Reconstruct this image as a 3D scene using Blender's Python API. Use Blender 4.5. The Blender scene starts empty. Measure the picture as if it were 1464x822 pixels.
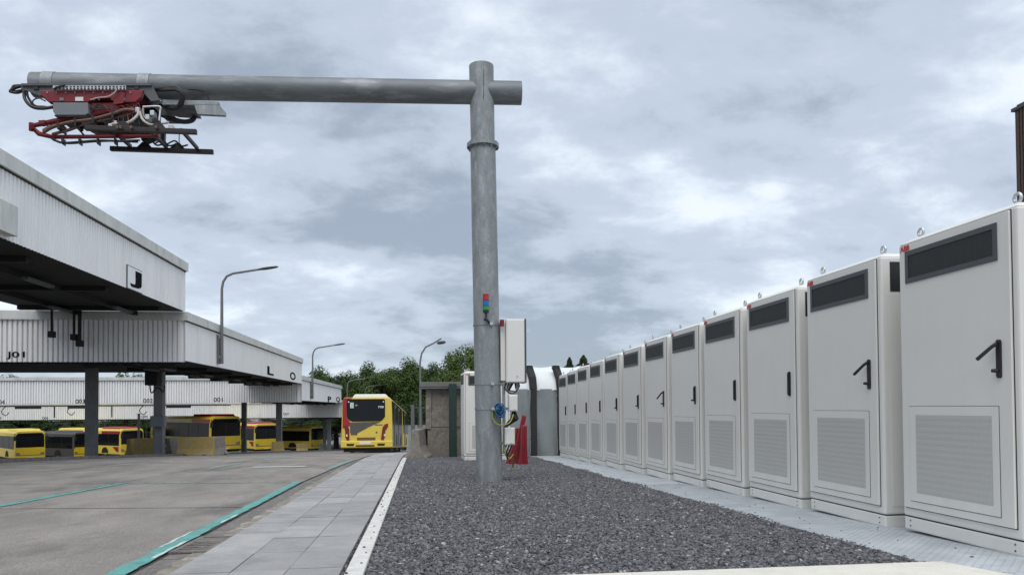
import bpy, bmesh, math, random
from mathutils import Vector, Matrix, noise as mnoise
random.seed(7)
sc = bpy.context.scene
col = sc.collection
R = math.radians

# ------------------------------------------------------------------ camera
CAM_Z = 0.82
FPX, PPX, PPY = 1057.0, 732.0, 558.0          # focal length and principal point of the 1464 px wide frame
YAW, PITCH, ROLL = math.atan(125 / 1057.0), R(1.3), R(0.4)
CAMROT = Matrix.Rotation(-YAW, 3, 'Z') @ Matrix.Rotation(PITCH, 3, 'X') @ Matrix.Rotation(ROLL, 3, 'Y')
cam = bpy.data.cameras.new('camera')
cam.sensor_width = 36.0
cam.lens = 36.0 * FPX / 1464.0
cam.shift_y = (PPY - 411.0) / 1464.0
cam.clip_start, cam.clip_end = 0.05, 6000
camo = bpy.data.objects.new('camera', cam)
col.objects.link(camo)
camo.matrix_world = Matrix.Translation((0, 0, CAM_Z)) @ (CAMROT @ Matrix.Rotation(R(90), 3, 'X')).to_4x4()
sc.camera = camo

# ------------------------------------------------------------------ world, sun, exposure
SUN_EL, SUN_AZ = R(62), R(188)                # azimuth clockwise from +Y
w = bpy.data.worlds.new('World')
sc.world = w
w.use_nodes = True
nt = w.node_tree
nt.nodes.clear()
def wn(t, **k):
    n = nt.nodes.new(t)
    for a, b in k.items():
        setattr(n, a, b)
    return n
def wmath(op, a, b=None, clamp=False):
    n = wn('ShaderNodeMath', operation=op, use_clamp=clamp)
    for i, x in enumerate((a, b)):
        if x is None:
            continue
        if hasattr(x, 'is_linked'):
            nt.links.new(x, n.inputs[i])
        else:
            n.inputs[i].default_value = x
    return n.outputs[0]
out = wn('ShaderNodeOutputWorld')
bg = wn('ShaderNodeBackground')
sky = wn('ShaderNodeTexSky', sky_type='NISHITA', sun_disc=False, sun_elevation=SUN_EL, sun_rotation=SUN_AZ)
tc = wn('ShaderNodeTexCoord')
sep = wn('ShaderNodeSeparateXYZ')
nt.links.new(tc.outputs['Generated'], sep.inputs[0])
zc = wmath('ADD', wmath('MAXIMUM', sep.outputs[2], 0.0), 0.32)
u = wmath('DIVIDE', sep.outputs[0], zc)
v = wmath('DIVIDE', sep.outputs[1], zc)
cmb = wn('ShaderNodeCombineXYZ')
nt.links.new(u, cmb.inputs[0]); nt.links.new(v, cmb.inputs[1])
def cloud(scale, detail, rough, dist, off):
    mp = wn('ShaderNodeMapping')
    mp.inputs['Location'].default_value = off
    mp.inputs['Rotation'].default_value = (0, 0, R(24))
    mp.inputs['Scale'].default_value = (0.9, 1.15, 1)
    nt.links.new(cmb.outputs[0], mp.inputs[0])
    n = wn('ShaderNodeTexNoise')
    n.inputs['Scale'].default_value = scale
    n.inputs['Detail'].default_value = detail
    n.inputs['Roughness'].default_value = rough
    n.inputs['Distortion'].default_value = dist
    nt.links.new(mp.outputs[0], n.inputs['Vector'])
    return n.outputs[0]
c1 = cloud(1.6, 8, 0.5, 0.12, (3.1, 7.4, 0.3))
c2 = cloud(5.2, 9, 0.6, 0.2, (8.2, 1.7, 2.0))
c3 = cloud(0.55, 4, 0.5, 0.2, (1.5, 4.1, 5.0))
s = wmath('ADD', wmath('ADD', wmath('MULTIPLY', c1, 0.50), wmath('MULTIPLY', c2, 0.24)), wmath('MULTIPLY', c3, 0.26))
ramp = wn('ShaderNodeValToRGB')
ramp.color_ramp.interpolation = 'EASE'
e = ramp.color_ramp.elements
e[0].position = 0.405; e[0].color = (0.25, 0.295, 0.358, 1)
e[1].position = 0.59; e[1].color = (0.64, 0.69, 0.755, 1)
m = e.new(0.49); m.color = (0.40, 0.455, 0.535, 1)
nt.links.new(s, ramp.inputs[0])
nm = wn('ShaderNodeMix', data_type='RGBA', blend_type='MULTIPLY')
nm.inputs[0].default_value = 1.0
nt.links.new(sky.outputs[0], nm.inputs[6]); nm.inputs[7].default_value = (0.10, 0.10, 0.10, 1)
mx = wn('ShaderNodeMix', data_type='RGBA')
mx.inputs[0].default_value = 0.90
nt.links.new(nm.outputs[2], mx.inputs[6]); nt.links.new(ramp.outputs[0], mx.inputs[7])
nt.links.new(mx.outputs[2], bg.inputs[0])
bg.inputs[1].default_value = 1.0
nt.links.new(bg.outputs[0], out.inputs[0])

sl = bpy.data.lights.new('sun', 'SUN')
sl.energy = 1.5
sl.angle = R(60)
sl.color = (1.0, 0.965, 0.92)
so = bpy.data.objects.new('sun', sl)
col.objects.link(so)
sd = Vector((math.sin(SUN_AZ) * math.cos(SUN_EL), math.cos(SUN_AZ) * math.cos(SUN_EL), math.sin(SUN_EL)))
so.rotation_euler = sd.to_track_quat('Z', 'Y').to_euler()
vs = sc.view_settings
vs.view_transform = 'Standard'; vs.look = 'None'; vs.exposure = 0.58; vs.gamma = 1.0; vs.use_curve_mapping = False

# ------------------------------------------------------------------ geometry helpers
def ray(px, py):
    return CAMROT @ Vector(((px - PPX) / FPX, 1.0, -(py - PPY) / FPX))
def atY(px, py, Y):
    r = ray(px, py) * 1.0
    r = r * (Y / r.y)
    return Vector((r.x, r.y, r.z + CAM_Z))
def atX(px, py, X):
    r = ray(px, py)
    r = r * (X / r.x)
    return Vector((r.x, r.y, r.z + CAM_Z))
def zt(y):                                     # the yard falls away from the camera, more steeply past 16 m
    z = -0.0258 * y
    if y > 16:
        z -= 0.0272 * ((y - 16) ** 2 / 20 if y < 26 else 5 + (y - 26))
    if y > 100:
        z = -0.0258 * 100 - 0.0272 * 79 - 0.053 * (1 - math.exp(-(y - 100) / 10)) * 10
    return z

def zx(x, y):                                  # the far bays lie lower still
    return zt(y) - min(.65, .035 * max(0, -20 - x))

class MB:
    def __init__(self):
        self.v, self.f = [], []
    def add(self, vs, fs):
        n = len(self.v)
        self.v += [Vector(p) for p in vs]
        self.f += [tuple(i + n for i in f) for f in fs]
        return self
    def box(self, a, b):
        x0, y0, z0 = a; x1, y1, z1 = b
        return self.add([(x0,y0,z0),(x1,y0,z0),(x1,y1,z0),(x0,y1,z0),(x0,y0,z1),(x1,y0,z1),(x1,y1,z1),(x0,y1,z1)],
            [(0,3,2,1),(4,5,6,7),(0,1,5,4),(1,2,6,5),(2,3,7,6),(3,0,4,7)])
    def hexa(self, p):
        return self.add(p, [(0,3,2,1),(4,5,6,7),(0,1,5,4),(1,2,6,5),(2,3,7,6),(3,0,4,7)])
    def prism(self, poly, vec):
        n = len(poly); vec = Vector(vec)
        p = [Vector(q) for q in poly]
        self.add(p + [q + vec for q in p],
            [tuple(range(n - 1, -1, -1)), tuple(range(n, 2 * n))] + [(i, (i + 1) % n, n + (i + 1) % n, n + i) for i in range(n)])
        return self
    def tube(self, path, r, n=10, cap=True, closed=False):
        path = [Vector(p) for p in path]
        m = len(path)
        rs = r if isinstance(r, (list, tuple)) else [r] * m
        rings = []
        up = None
        for i, p in enumerate(path):
            a = path[(i - 1) % m] if (i > 0 or closed) else p
            b = path[(i + 1) % m] if (i < m - 1 or closed) else p
            t = (b - a).normalized()
            if up is None:
                up = Vector((0, 0, 1)) if abs(t.z) < 0.9 else Vector((1, 0, 0))
            x = (up - t * up.dot(t)).normalized()
            up = x
            y = t.cross(x)
            rings.append([p + (x * math.cos(2 * math.pi * k / n) + y * math.sin(2 * math.pi * k / n)) * rs[i] for k in range(n)])
        base = len(self.v)
        for q in rings:
            self.v += q
        mm = m if closed else m - 1
        for i in range(mm):
            j = (i + 1) % m
            for k in range(n):
                l = (k + 1) % n
                self.f.append((base + i*n + k, base + i*n + l, base + j*n + l, base + j*n + k))
        if cap and not closed:
            self.f.append(tuple(base + k for k in range(n - 1, -1, -1)))
            self.f.append(tuple(base + (m-1)*n + k for k in range(n)))
        return self
    def beam(self, a, b, w, h):                # rectangular bar from a to b, w across, h upright
        a, b = Vector(a), Vector(b)
        t = (b - a).normalized()
        x = t.cross(Vector((0, 0, 1)))
        x = x.normalized() if x.length > 1e-4 else Vector((1, 0, 0))
        y = x.cross(t)
        c = [(-1,-1),(1,-1),(1,1),(-1,1)]
        return self.hexa([a + x*w/2*i + y*h/2*j for i, j in c] + [b + x*w/2*i + y*h/2*j for i, j in c])
    def mesh(self, name, off=(0,0,0), smooth=False):
        me = bpy.data.meshes.new(name)
        o = Vector(off)
        me.from_pydata([p - o for p in self.v], [], self.f)
        bm = bmesh.new(); bm.from_mesh(me)
        bmesh.ops.recalc_face_normals(bm, faces=bm.faces)
        bm.to_mesh(me); bm.free()
        if smooth:
            for p in me.polygons:
                p.use_smooth = True
        return me
    def build(self, name, mat, parent=None, smooth=False, bevel=0, loc=None):
        off = Vector((0, 0, 0))
        q = parent
        while q:
            off += q.location; q = q.parent
        me = self.mesh(name, off if loc is None else Vector(loc), smooth)
        me.materials.append(mat)
        o = bpy.data.objects.new(name, me)
        col.objects.link(o)
        if loc is not None:
            o.location = Vector(loc) - off
        o.parent = parent
        if bevel:
            b = o.modifiers.new('bevel', 'BEVEL')
            b.width = bevel; b.segments = 2; b.limit_method = 'ANGLE'; b.angle_limit = R(40)
            if smooth is None:
                pass
        if smooth:
            me.set_sharp_from_angle(angle=R(35))
        return o

def tag(o, label=None, cat=None, group=None, kind=None):
    if label: o['label'] = label
    if cat: o['category'] = cat
    if group: o['group'] = group
    if kind: o['kind'] = kind
    return o
def root(name, loc, label, cat, group=None):
    o = bpy.data.objects.new(name, None)
    o.empty_display_size = 0.3
    col.objects.link(o)
    o.location = loc
    return tag(o, label, cat, group)
def copy_tree(o, parent=None):
    c = o.copy(); col.objects.link(c); c.parent = parent
    for ch in o.children:
        copy_tree(ch, c)
    return c
def text_mb(txt, size, depth=0.004, bold=0.0):
    """letters as MB in the local XZ plane, facing -Y, left bottom at the origin"""
    cu = bpy.data.curves.new('letters', 'FONT')
    cu.body = txt; cu.size = size; cu.extrude = depth / 2; cu.offset = bold * size
    cu.resolution_u = 3
    ob = bpy.data.objects.new('letters', cu)
    col.objects.link(ob)
    dg = bpy.context.evaluated_depsgraph_get()
    me = bpy.data.meshes.new_from_object(ob.evaluated_get(dg))
    mb = MB()
    xs = [p.co.x for p in me.vertices]; ys = [p.co.y for p in me.vertices]
    x0, y0 = min(xs), min(ys)
    mb.v = [Vector((p.co.x - x0, -p.co.z, p.co.y - y0)) for p in me.vertices]
    mb.f = [tuple(p.vertices) for p in me.polygons]
    bpy.data.objects.remove(ob); bpy.data.curves.remove(cu); bpy.data.meshes.remove(me)
    return mb
def fit_text(txt, x0, x1, z0, z1, depth=0.004, bold=0.0):
    mb = text_mb(txt, 1.0, depth, bold)
    W = max(p.x for p in mb.v); H = max(p.z for p in mb.v)
    for p in mb.v:
        p.x = x0 + p.x / W * (x1 - x0); p.z = z0 + p.z / H * (z1 - z0)
    return mb
def rot_to_xside(mb, X, y_at0, sgn):
    """put a local XZ drawing on a plane X = const; sgn +1 faces +X (drawing runs to +Y), -1 faces -X"""
    for p in mb.v:
        x, y, z = p
        p.x = X - y * sgn if sgn > 0 else X + y
        p.y = y_at0 + x * sgn
        p.z = z
    return mb
def move(mb, d):
    d = Vector(d)
    for p in mb.v: p += d
    return mb

# ------------------------------------------------------------------ materials
MATS = {}
def mat(name, c, rough=0.6, metal=0.0, var=0.12, scale=6.0, bump=0.0, bscale=40.0, c2=None, dark=None, dscale=1.2, damt=0.5, spec=0.5, coord='Object', stretch=None, speck=0.0, sscale=170.0):
    if name in MATS: return MATS[name]
    m = bpy.data.materials.new(name); m.use_nodes = True
    t = m.node_tree; N = t.nodes; L = t.links
    b = N['Principled BSDF']
    b.inputs['Roughness'].default_value = rough
    b.inputs['Metallic'].default_value = metal
    b.inputs['Specular IOR Level'].default_value = spec
    tcn = N.new('ShaderNodeTexCoord')
    vec = tcn.outputs[coord]
    if stretch:
        mp = N.new('ShaderNodeMapping'); mp.inputs['Scale'].default_value = stretch
        L.new(vec, mp.inputs[0]); vec = mp.outputs[0]
    n = N.new('ShaderNodeTexNoise'); n.inputs['Scale'].default_value = scale; n.inputs['Detail'].default_value = 6; n.inputs['Roughness'].default_value = 0.6
    L.new(vec, n.inputs['Vector'])
    mixn = N.new('ShaderNodeMix'); mixn.data_type = 'RGBA'
    a = c2 if c2 else tuple(x * (1 - var) for x in c)
    bb = c if c2 else tuple(min(1, x * (1 + var)) for x in c)
    mixn.inputs[6].default_value = (*a, 1); mixn.inputs[7].default_value = (*bb, 1)
    rr = N.new('ShaderNodeMapRange'); rr.inputs[1].default_value = 0.32; rr.inputs[2].default_value = 0.68
    L.new(n.outputs[0], rr.inputs[0]); L.new(rr.outputs[0], mixn.inputs[0])
    colo = mixn.outputs[2]
    if dark:
        n2 = N.new('ShaderNodeTexNoise'); n2.inputs['Scale'].default_value = dscale; n2.inputs['Detail'].default_value = 7; n2.inputs['Roughness'].default_value = 0.65
        L.new(vec, n2.inputs['Vector'])
        r2 = N.new('ShaderNodeMapRange'); r2.inputs[1].default_value = 0.50; r2.inputs[2].default_value = 0.72; r2.inputs[4].default_value = damt
        L.new(n2.outputs[0], r2.inputs[0])
        m2 = N.new('ShaderNodeMix'); m2.data_type = 'RGBA'
        L.new(r2.outputs[0], m2.inputs[0]); L.new(colo, m2.inputs[6]); m2.inputs[7].default_value = (*dark, 1)
        colo = m2.outputs[2]
    if speck:
        n4 = N.new('ShaderNodeTexNoise'); n4.inputs['Scale'].default_value = sscale; n4.inputs['Detail'].default_value = 3; n4.inputs['Roughness'].default_value = 0.7
        L.new(tcn.outputs[coord], n4.inputs['Vector'])
        r4 = N.new('ShaderNodeMapRange'); r4.inputs[1].default_value = 0.3; r4.inputs[2].default_value = 0.7; r4.inputs[3].default_value = 1 - speck; r4.inputs[4].default_value = 1 + speck
        L.new(n4.outputs[0], r4.inputs[0])
        m4 = N.new('ShaderNodeVectorMath'); m4.operation = 'SCALE'
        L.new(colo, m4.inputs[0]); L.new(r4.outputs[0], m4.inputs['Scale'])
        colo = m4.outputs[0]
    L.new(colo, b.inputs['Base Color'])
    if bump:
        n3 = N.new('ShaderNodeTexNoise'); n3.inputs['Scale'].default_value = bscale; n3.inputs['Detail'].default_value = 5
        L.new(vec, n3.inputs['Vector'])
        bp = N.new('ShaderNodeBump'); bp.inputs['Strength'].default_value = bump; bp.inputs['Distance'].default_value = 0.02
        L.new(n3.outputs[0], bp.inputs['Height']); L.new(bp.outputs[0], b.inputs['Normal'])
    MATS[name] = m
    return m

M_road = mat('yard_concrete', (0.25, 0.235, 0.22), 0.9, c2=(0.185, 0.175, 0.165), scale=1.3, bump=0.35, bscale=90, dark=(0.11, 0.105, 0.10), dscale=0.55, damt=0.75)
M_panel = mat('yard_concrete_panel', (0.315, 0.288, 0.258), 0.9, c2=(0.205, 0.19, 0.172), scale=1.7, bump=0.6, bscale=110, dark=(0.105, 0.098, 0.09), dscale=0.95, damt=0.95, stretch=(1, .45, 1), speck=.38, sscale=75)
M_far = mat('bay_asphalt', (0.075, 0.075, 0.078), 0.9, scale=1.5, bump=0.3, bscale=60)
M_joint = mat('joint_dirt', (0.05, 0.046, 0.042), 0.95, scale=20)
M_tile = [mat('paving_a', (0.325, 0.323, 0.32), 0.85, var=0.10, scale=5, bump=0.25, bscale=150, dark=(0.205, 0.207, 0.212), dscale=3, damt=0.6, speck=.16, sscale=140),
          mat('paving_b', (0.295, 0.294, 0.292), 0.85, var=0.10, scale=5, bump=0.25, bscale=150, dark=(0.185, 0.187, 0.192), dscale=3, damt=0.6, speck=.16, sscale=140),
          mat('paving_c', (0.365, 0.362, 0.355), 0.85, var=0.10, scale=5, bump=0.25, bscale=150, dark=(0.23, 0.23, 0.232), dscale=3, damt=0.6, speck=.16, sscale=140)]
M_cement = mat('old_cement', (0.29, 0.265, 0.22), 0.95, c2=(0.17, 0.155, 0.13), scale=9, bump=0.5, bscale=60, dark=(0.5, 0.48, 0.44), dscale=4, damt=0.9, speck=.25, sscale=60)
M_gutter = mat('gutter_concrete', (0.22, 0.20, 0.185), 0.95, c2=(0.13, 0.12, 0.11), scale=8, bump=0.5, bscale=70, speck=.3, sscale=60)
M_kerb = mat('kerb_concrete', (0.62, 0.615, 0.58), 0.85, var=0.10, scale=12, bump=0.2, bscale=120, dark=(0.42, 0.41, 0.38), dscale=8, damt=0.5, speck=.2, sscale=120)
M_slab = mat('pale_concrete', (0.66, 0.64, 0.56), 0.85, var=0.06, scale=7, bump=0.15, bscale=120, dark=(0.50, 0.48, 0.42), dscale=5, damt=0.4, speck=.12, sscale=120)
M_paint = mat('turquoise_paint', (0.105, 0.335, 0.30), 0.75, var=0.2, scale=9, bump=0.3, bscale=90, dark=(0.185, 0.225, 0.205), dscale=11, damt=0.9, speck=.2, sscale=90)
M_paintold = mat('worn_turquoise_paint', (0.16, 0.36, 0.32), 0.8, c2=(0.23, 0.26, 0.235), scale=9, bump=0.2, bscale=90)
M_whitepaint = mat('white_road_paint', (0.62, 0.66, 0.65), 0.8, c2=(0.40, 0.47, 0.45), scale=9)
M_grave = mat('gravel_bed', (0.10, 0.10, 0.112), 0.95, c2=(0.045, 0.045, 0.05), scale=38, bump=1.0, bscale=60)
M_galv = mat('galvanised_steel', (0.30, 0.32, 0.325), 0.52, 0.25, c2=(0.195, 0.215, 0.222), scale=5.5, bump=0.04, bscale=60, dark=(0.42, 0.44, 0.445), dscale=12, damt=0.65, stretch=(1, 1, .4), speck=.12, sscale=45)
M_galvarm = mat('weathered_galvanised', (0.185, 0.20, 0.21), 0.5, 0.3, c2=(0.12, 0.135, 0.145), scale=3, dark=(0.42, 0.44, 0.45), dscale=4.5, damt=0.6, stretch=(.35, 1, 1.6))
M_galvlight = mat('bright_galvanised', (0.52, 0.54, 0.55), 0.4, 0.5, var=0.15, scale=20)
M_plate = mat('steel_plate', (0.52, 0.55, 0.575), 0.5, 0.25, var=0.15, scale=3, bump=0.15, bscale=90, dark=(0.36, 0.40, 0.44), dscale=4, damt=0.6)
M_cab = mat('cabinet_paint', (0.72, 0.712, 0.672), 0.42, var=0.02, scale=2.0, bump=0.02, bscale=250, dark=(0.60, 0.585, 0.53), dscale=1.6, damt=0.35, stretch=(1, 1, .3))
M_cabside = M_cab
M_seam = mat('rubber_seal', (0.025, 0.027, 0.028), 0.8)
M_ventframe = mat('vent_frame', (0.072, 0.078, 0.085), 0.5, var=0.05)
M_ventin = mat('vent_mesh', (0.016, 0.019, 0.02), 0.55, c2=(0.026, 0.03, 0.031), scale=3, stretch=(60, 1, 1))
M_black = mat('black_plastic', (0.014, 0.014, 0.015), 0.4)
M_rubber = mat('black_rubber', (0.012, 0.012, 0.013), 0.55)
M_logo = mat('red_logo', (0.52, 0.035, 0.03), 0.5)
M_red = mat('red_enamel', (0.18, 0.008, 0.014), 0.42, var=0.2, scale=5)
M_darkred = mat('dark_red_frame', (0.10, 0.010, 0.014), 0.5, var=0.2)
M_brass = mat('copper_hose', (0.145, 0.07, 0.05), 0.55, var=0.3, scale=30)
M_cable = mat('pale_hose', (0.42, 0.40, 0.36), 0.5)
M_bar = mat('contact_bar', (0.028, 0.020, 0.020), 0.5, 0.2)
M_frame = mat('grey_frame_paint', (0.085, 0.092, 0.098), 0.5, var=0.1)
M_greybox = mat('grey_box_paint', (0.17, 0.185, 0.20), 0.45, var=0.04)
M_white = mat('white_cladding', (0.86, 0.86, 0.85), 0.5, var=0.035, scale=1.5, dark=(0.60, 0.59, 0.56), dscale=2.0, damt=0.3, stretch=(1, 1, 0.15))
M_parapet = mat('parapet_sheet', (0.62, 0.63, 0.60), 0.6, var=0.07, scale=3, dark=(0.33, 0.345, 0.31), dscale=1.6, damt=0.6, stretch=(1, 1, 0.3))
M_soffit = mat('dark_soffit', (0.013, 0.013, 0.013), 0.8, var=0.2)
M_roofing = mat('roof_felt', (0.12, 0.12, 0.12), 0.9)
M_col = mat('column_concrete', (0.20, 0.205, 0.208), 0.85, var=0.12, scale=3, bump=0.15, bscale=50)
M_letter = mat('black_letter', (0.008, 0.008, 0.009), 0.8, spec=0.05)
M_yellow = mat('bus_yellow', (0.68, 0.48, 0.02), 0.35, var=0.05, scale=2)
M_cream = mat('bus_roof_yellow', (0.74, 0.57, 0.09), 0.4, var=0.05)
M_busred = mat('bus_red', (0.32, 0.015, 0.03), 0.35, var=0.05)
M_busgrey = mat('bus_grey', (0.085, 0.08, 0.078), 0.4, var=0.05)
M_glass = mat('bus_glass', (0.010, 0.012, 0.015), 0.10, spec=0.22)
M_tyre = mat('tyre', (0.015, 0.015, 0.015), 0.85)
M_lampred = mat('tail_lamp', (0.16, 0.012, 0.010), 0.2)
M_offwhite = mat('white_plastic', (0.70, 0.70, 0.67), 0.5, var=0.04)
M_yconc = mat('yellow_barrier_paint', (0.47, 0.33, 0.10), 0.85, c2=(0.36, 0.27, 0.11), scale=4, bump=0.3, bscale=40, dark=(0.30, 0.275, 0.235), dscale=2.5, damt=0.8)
M_conc = mat('weathered_concrete', (0.30, 0.27, 0.235), 0.9, c2=(0.20, 0.18, 0.155), scale=3, bump=0.4, bscale=40, dark=(0.09, 0.08, 0.07), dscale=3.2, damt=0.9, speck=.25, sscale=30)
M_shed = mat('shed_concrete', (0.27, 0.24, 0.205), 0.92, c2=(0.175, 0.155, 0.132), scale=3.5, bump=0.3, bscale=35, dark=(0.075, 0.066, 0.058), dscale=3.2, damt=0.95, speck=.3, sscale=22)
M_shedroof = mat('shed_roof', (0.15, 0.155, 0.14), 0.8, var=0.1)
M_green = mat('dark_green_steel', (0.012, 0.035, 0.028), 0.5)
M_redplastic = mat('red_barrier_plastic', (0.23, 0.010, 0.020), 0.45, var=0.15, scale=4, dark=(0.14, 0.008, 0.012), dscale=3, damt=0.7)
M_tarp = mat('grey_tarpaulin', (0.24, 0.265, 0.27), 0.55, var=0.12, scale=2.2, bump=0.5, bscale=4)
M_tarpw = mat('white_tarpaulin', (0.70, 0.73, 0.74), 0.5, var=0.06, scale=3, bump=0.4, bscale=5)
M_rib = mat('shelter_rib', (0.02, 0.02, 0.021), 0.7)
M_lamp = mat('lamp_steel', (0.17, 0.175, 0.175), 0.55, 0.3, var=0.1)
M_lamphead = mat('lamp_head', (0.05, 0.055, 0.06), 0.5)
M_brown = mat('brown_cladding', (0.075, 0.05, 0.038), 0.7, var=0.2, scale=5)
M_bark = mat('bark', (0.07, 0.055, 0.04), 0.9, bump=0.5, bscale=20)
M_blue = mat('blue_cable', (0.02, 0.12, 0.26), 0.5)
M_yg = mat('earth_wire', (0.30, 0.31, 0.05), 0.5)
def lens_mat(name, c):
    return mat(name, c, 0.25, var=0.02)
M_lr, M_lb, M_lg = lens_mat('red_lens', (0.45, 0.02, 0.02)), lens_mat('blue_lens', (0.02, 0.13, 0.42)), lens_mat('green_lens', (0.02, 0.28, 0.06))

def leaf_mat(name, c):
    m = bpy.data.materials.new(name); m.use_nodes = True
    t = m.node_tree; N = t.nodes; L = t.links
    b = N['Principled BSDF']; b.inputs['Roughness'].default_value = 0.6
    b.inputs['Specular IOR Level'].default_value = 0.25
    g = N.new('ShaderNodeNewGeometry')
    mp = N.new('ShaderNodeMix'); mp.data_type = 'RGBA'
    mp.inputs[6].default_value = (*[x * 0.6 for x in c], 1); mp.inputs[7].default_value = (*[x * 1.5 for x in c], 1)
    L.new(g.outputs['Random Per Island'], mp.inputs[0]); L.new(mp.outputs[2], b.inputs['Base Color'])
    tr = N.new('ShaderNodeBsdfTranslucent'); L.new(mp.outputs[2], tr.inputs[0])
    ms = N.new('ShaderNodeMixShader'); ms.inputs[0].default_value = 0.25
    L.new(b.outputs[0], ms.inputs[1]); L.new(tr.outputs[0], ms.inputs[2])
    L.new(ms.outputs[0], N['Material Output'].inputs[0])
    return m
M_leaf = [leaf_mat('leaf_mid', (0.060, 0.100, 0.024)), leaf_mat('leaf_dark', (0.040, 0.070, 0.022)), leaf_mat('leaf_light', (0.085, 0.125, 0.032))]
M_needle = leaf_mat('needles', (0.045, 0.072, 0.034))

# ------------------------------------------------------------------ ground
def strip(xa, xb, ys, dz, mbx=None):
    """sheet between the lines x = xa(y) and xb(y) following the fall of the yard"""
    mb = mbx or MB()
    vs, fs = [], []
    for y in ys:
        vs += [(xa(y), y, zt(y) + dz), (xb(y), y, zt(y) + dz)]
    for i in range(len(ys) - 1):
        fs.append((2*i, 2*i+1, 2*i+3, 2*i+2))
    mb.add(vs, fs)
    return mb
def const(x): return lambda y: x
def frange(a, b, d):
    n = max(1, int(round((b - a) / d)))
    return [a + (b - a) * i / n for i in range(n + 1)]
ys = [-300, -60, -20] + frange(-10, 130, 2) + [160, 250, 500, 1200, 3000]
g = MB(); xs = [-2500, -300, -80, -38.57, -20, -10, 0, 10, 20, 40, 80, 300, 2500]
for y in ys:
    for x in xs: g.v.append(Vector((x, y, zx(x, y) if y > -100 else 2.6)))
for i in range(len(ys) - 1):
    for j in range(len(xs) - 1):
        a = i * len(xs) + j
        g.f.append((a, a + 1, a + 1 + len(xs), a + len(xs)))
ground = tag(g.build('ground', M_road), kind='structure')
fb_ = MB(); fxs = [-90, -38.57, -20, -11.45]; fys = frange(4, 125, 2)
for y in fys:
    for x in fxs: fb_.v.append(Vector((x, y, zx(x, y) + .006)))
for i in range(len(fys) - 1):
    for j in range(3):
        a = i * 4 + j
        fb_.f.append((a, a + 1, a + 5, a + 4))
far_bay = tag(fb_.build('bus_bay_asphalt', M_far), kind='structure')

# the lane: cast panels with open joints
ROADX = lambda y: -1.98 - 0.006 * (y - 4.5)
def GX(y):
    if y < 11.5: return -1.665 - 0.025 * (y - 4.5)
    if y < 15: return -1.84 + 0.02 * (y - 11.5) / 3.5
    return -1.82 + 0.014 * (min(y, 20) - 15)
                    # right edge of the lane / start of the gutter
lane = tag(strip(const(-11.3), lambda y: GX(y), frange(-3, 62, 1), 0.002).build('road', M_joint), kind='structure')
cols = [(-11.28, -7.46), (-7.44, -4.66), (-4.64, None)]
rows = [-2.8] + [0.9 + 3.52 * i for i in range(0, 18)]
for (xa, xb) in cols:
    for i in range(len(rows) - 1):
        sk = lambda x: -0.16 * (x + 1.9)
        y0, y1 = rows[i] + 0.008, rows[i + 1] - 0.008
        vs, fs = [], []
        yy = frange(y0, y1, 0.9)
        for y in yy:
            for x in (xa, (xb if xb is not None else GX(y) - 0.004)):
                y_ = y + sk(x)
                vs.append((x, y_, zt(y_) + 0.010 + 0.002 * ((i * 7 + int(-xa)) % 3)))
        for k in range(len(yy) - 1):
            fs.append((2*k, 2*k+1, 2*k+3, 2*k+2))
        MB().add(vs, fs).build('concrete_panel', M_panel, lane)

def ragged(xa, xb, ya, yb, amp, dz, step=0.12, seed=1):
    rng = random.Random(seed)
    vs, fs = [], []
    yy = frange(ya, yb, step)
    for i, y in enumerate(yy):
        a = amp * (1 if 0 < i < len(yy) - 1 else 0.3)
        vs += [(xa(y) + rng.uniform(-a, a), y + rng.uniform(-.03, .03), zt(y) + dz), (xb(y) + rng.uniform(-a, a), y + rng.uniform(-.03, .03), zt(y) + dz)]
    for i in range(len(yy) - 1):
        fs.append((2*i, 2*i+1, 2*i+3, 2*i+2))
    return MB().add(vs, fs)
PX0 = lambda y: GX(y) - 0.115
PX1b = lambda y: GX(y) - 0.006
ragged(lambda y: PX0(y) + 0.0, PX1b, 2.6, 11.55, 0.012, 0.018, seed=3).build('painted_line', M_paint, lane)
ragged(lambda y: PX0(y) + 0.085, lambda y: PX0(y) + 0.108, 4.9, 5.6, 0.008, 0.0205, seed=4).build('painted_line', M_whitepaint, lane)
ragged(lambda y: PX0(y) - 0.012, lambda y: PX0(y) + 0.012, 5.3, 6.1, 0.008, 0.0205, seed=5).build('painted_line', M_whitepaint, lane)
ragged(lambda y: PX0(y) + 0.085, lambda y: PX0(y) + 0.106, 6.6, 7.2, 0.008, 0.0205, seed=6).build('painted_line', M_whitepaint, lane)
ragged(lambda y: GX(y) - .13, lambda y: GX(y) - .01, 15.0, 19.4, 0.012, 0.018, seed=7).build('painted_line', M_paintold, lane)
ragged(const(-4.62), const(-4.50), 4.0, 11.9, 0.014, 0.018, seed=8).build('painted_line', M_paint, lane)
ragged(const(-4.40), const(-4.30), 15.5, 18.4, 0.014, 0.018, seed=9).build('painted_line', M_paintold, lane)
ragged(const(-4.30), const(-4.20), 19.6, 25.5, 0.014, 0.018, seed=10).build('painted_line', M_paintold, lane)
wm = MB()
for k in range(1):
    wm.add([(-3.62, 15.98, zt(15.98)+.018), (-2.52, 15.95, zt(15.95)+.018), (-2.50, 16.26, zt(16.26)+.018), (-3.60, 16.3, zt(16.3)+.018)], [(0,1,2,3)])
wm.build('painted_mark', M_whitepaint, lane)
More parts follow.
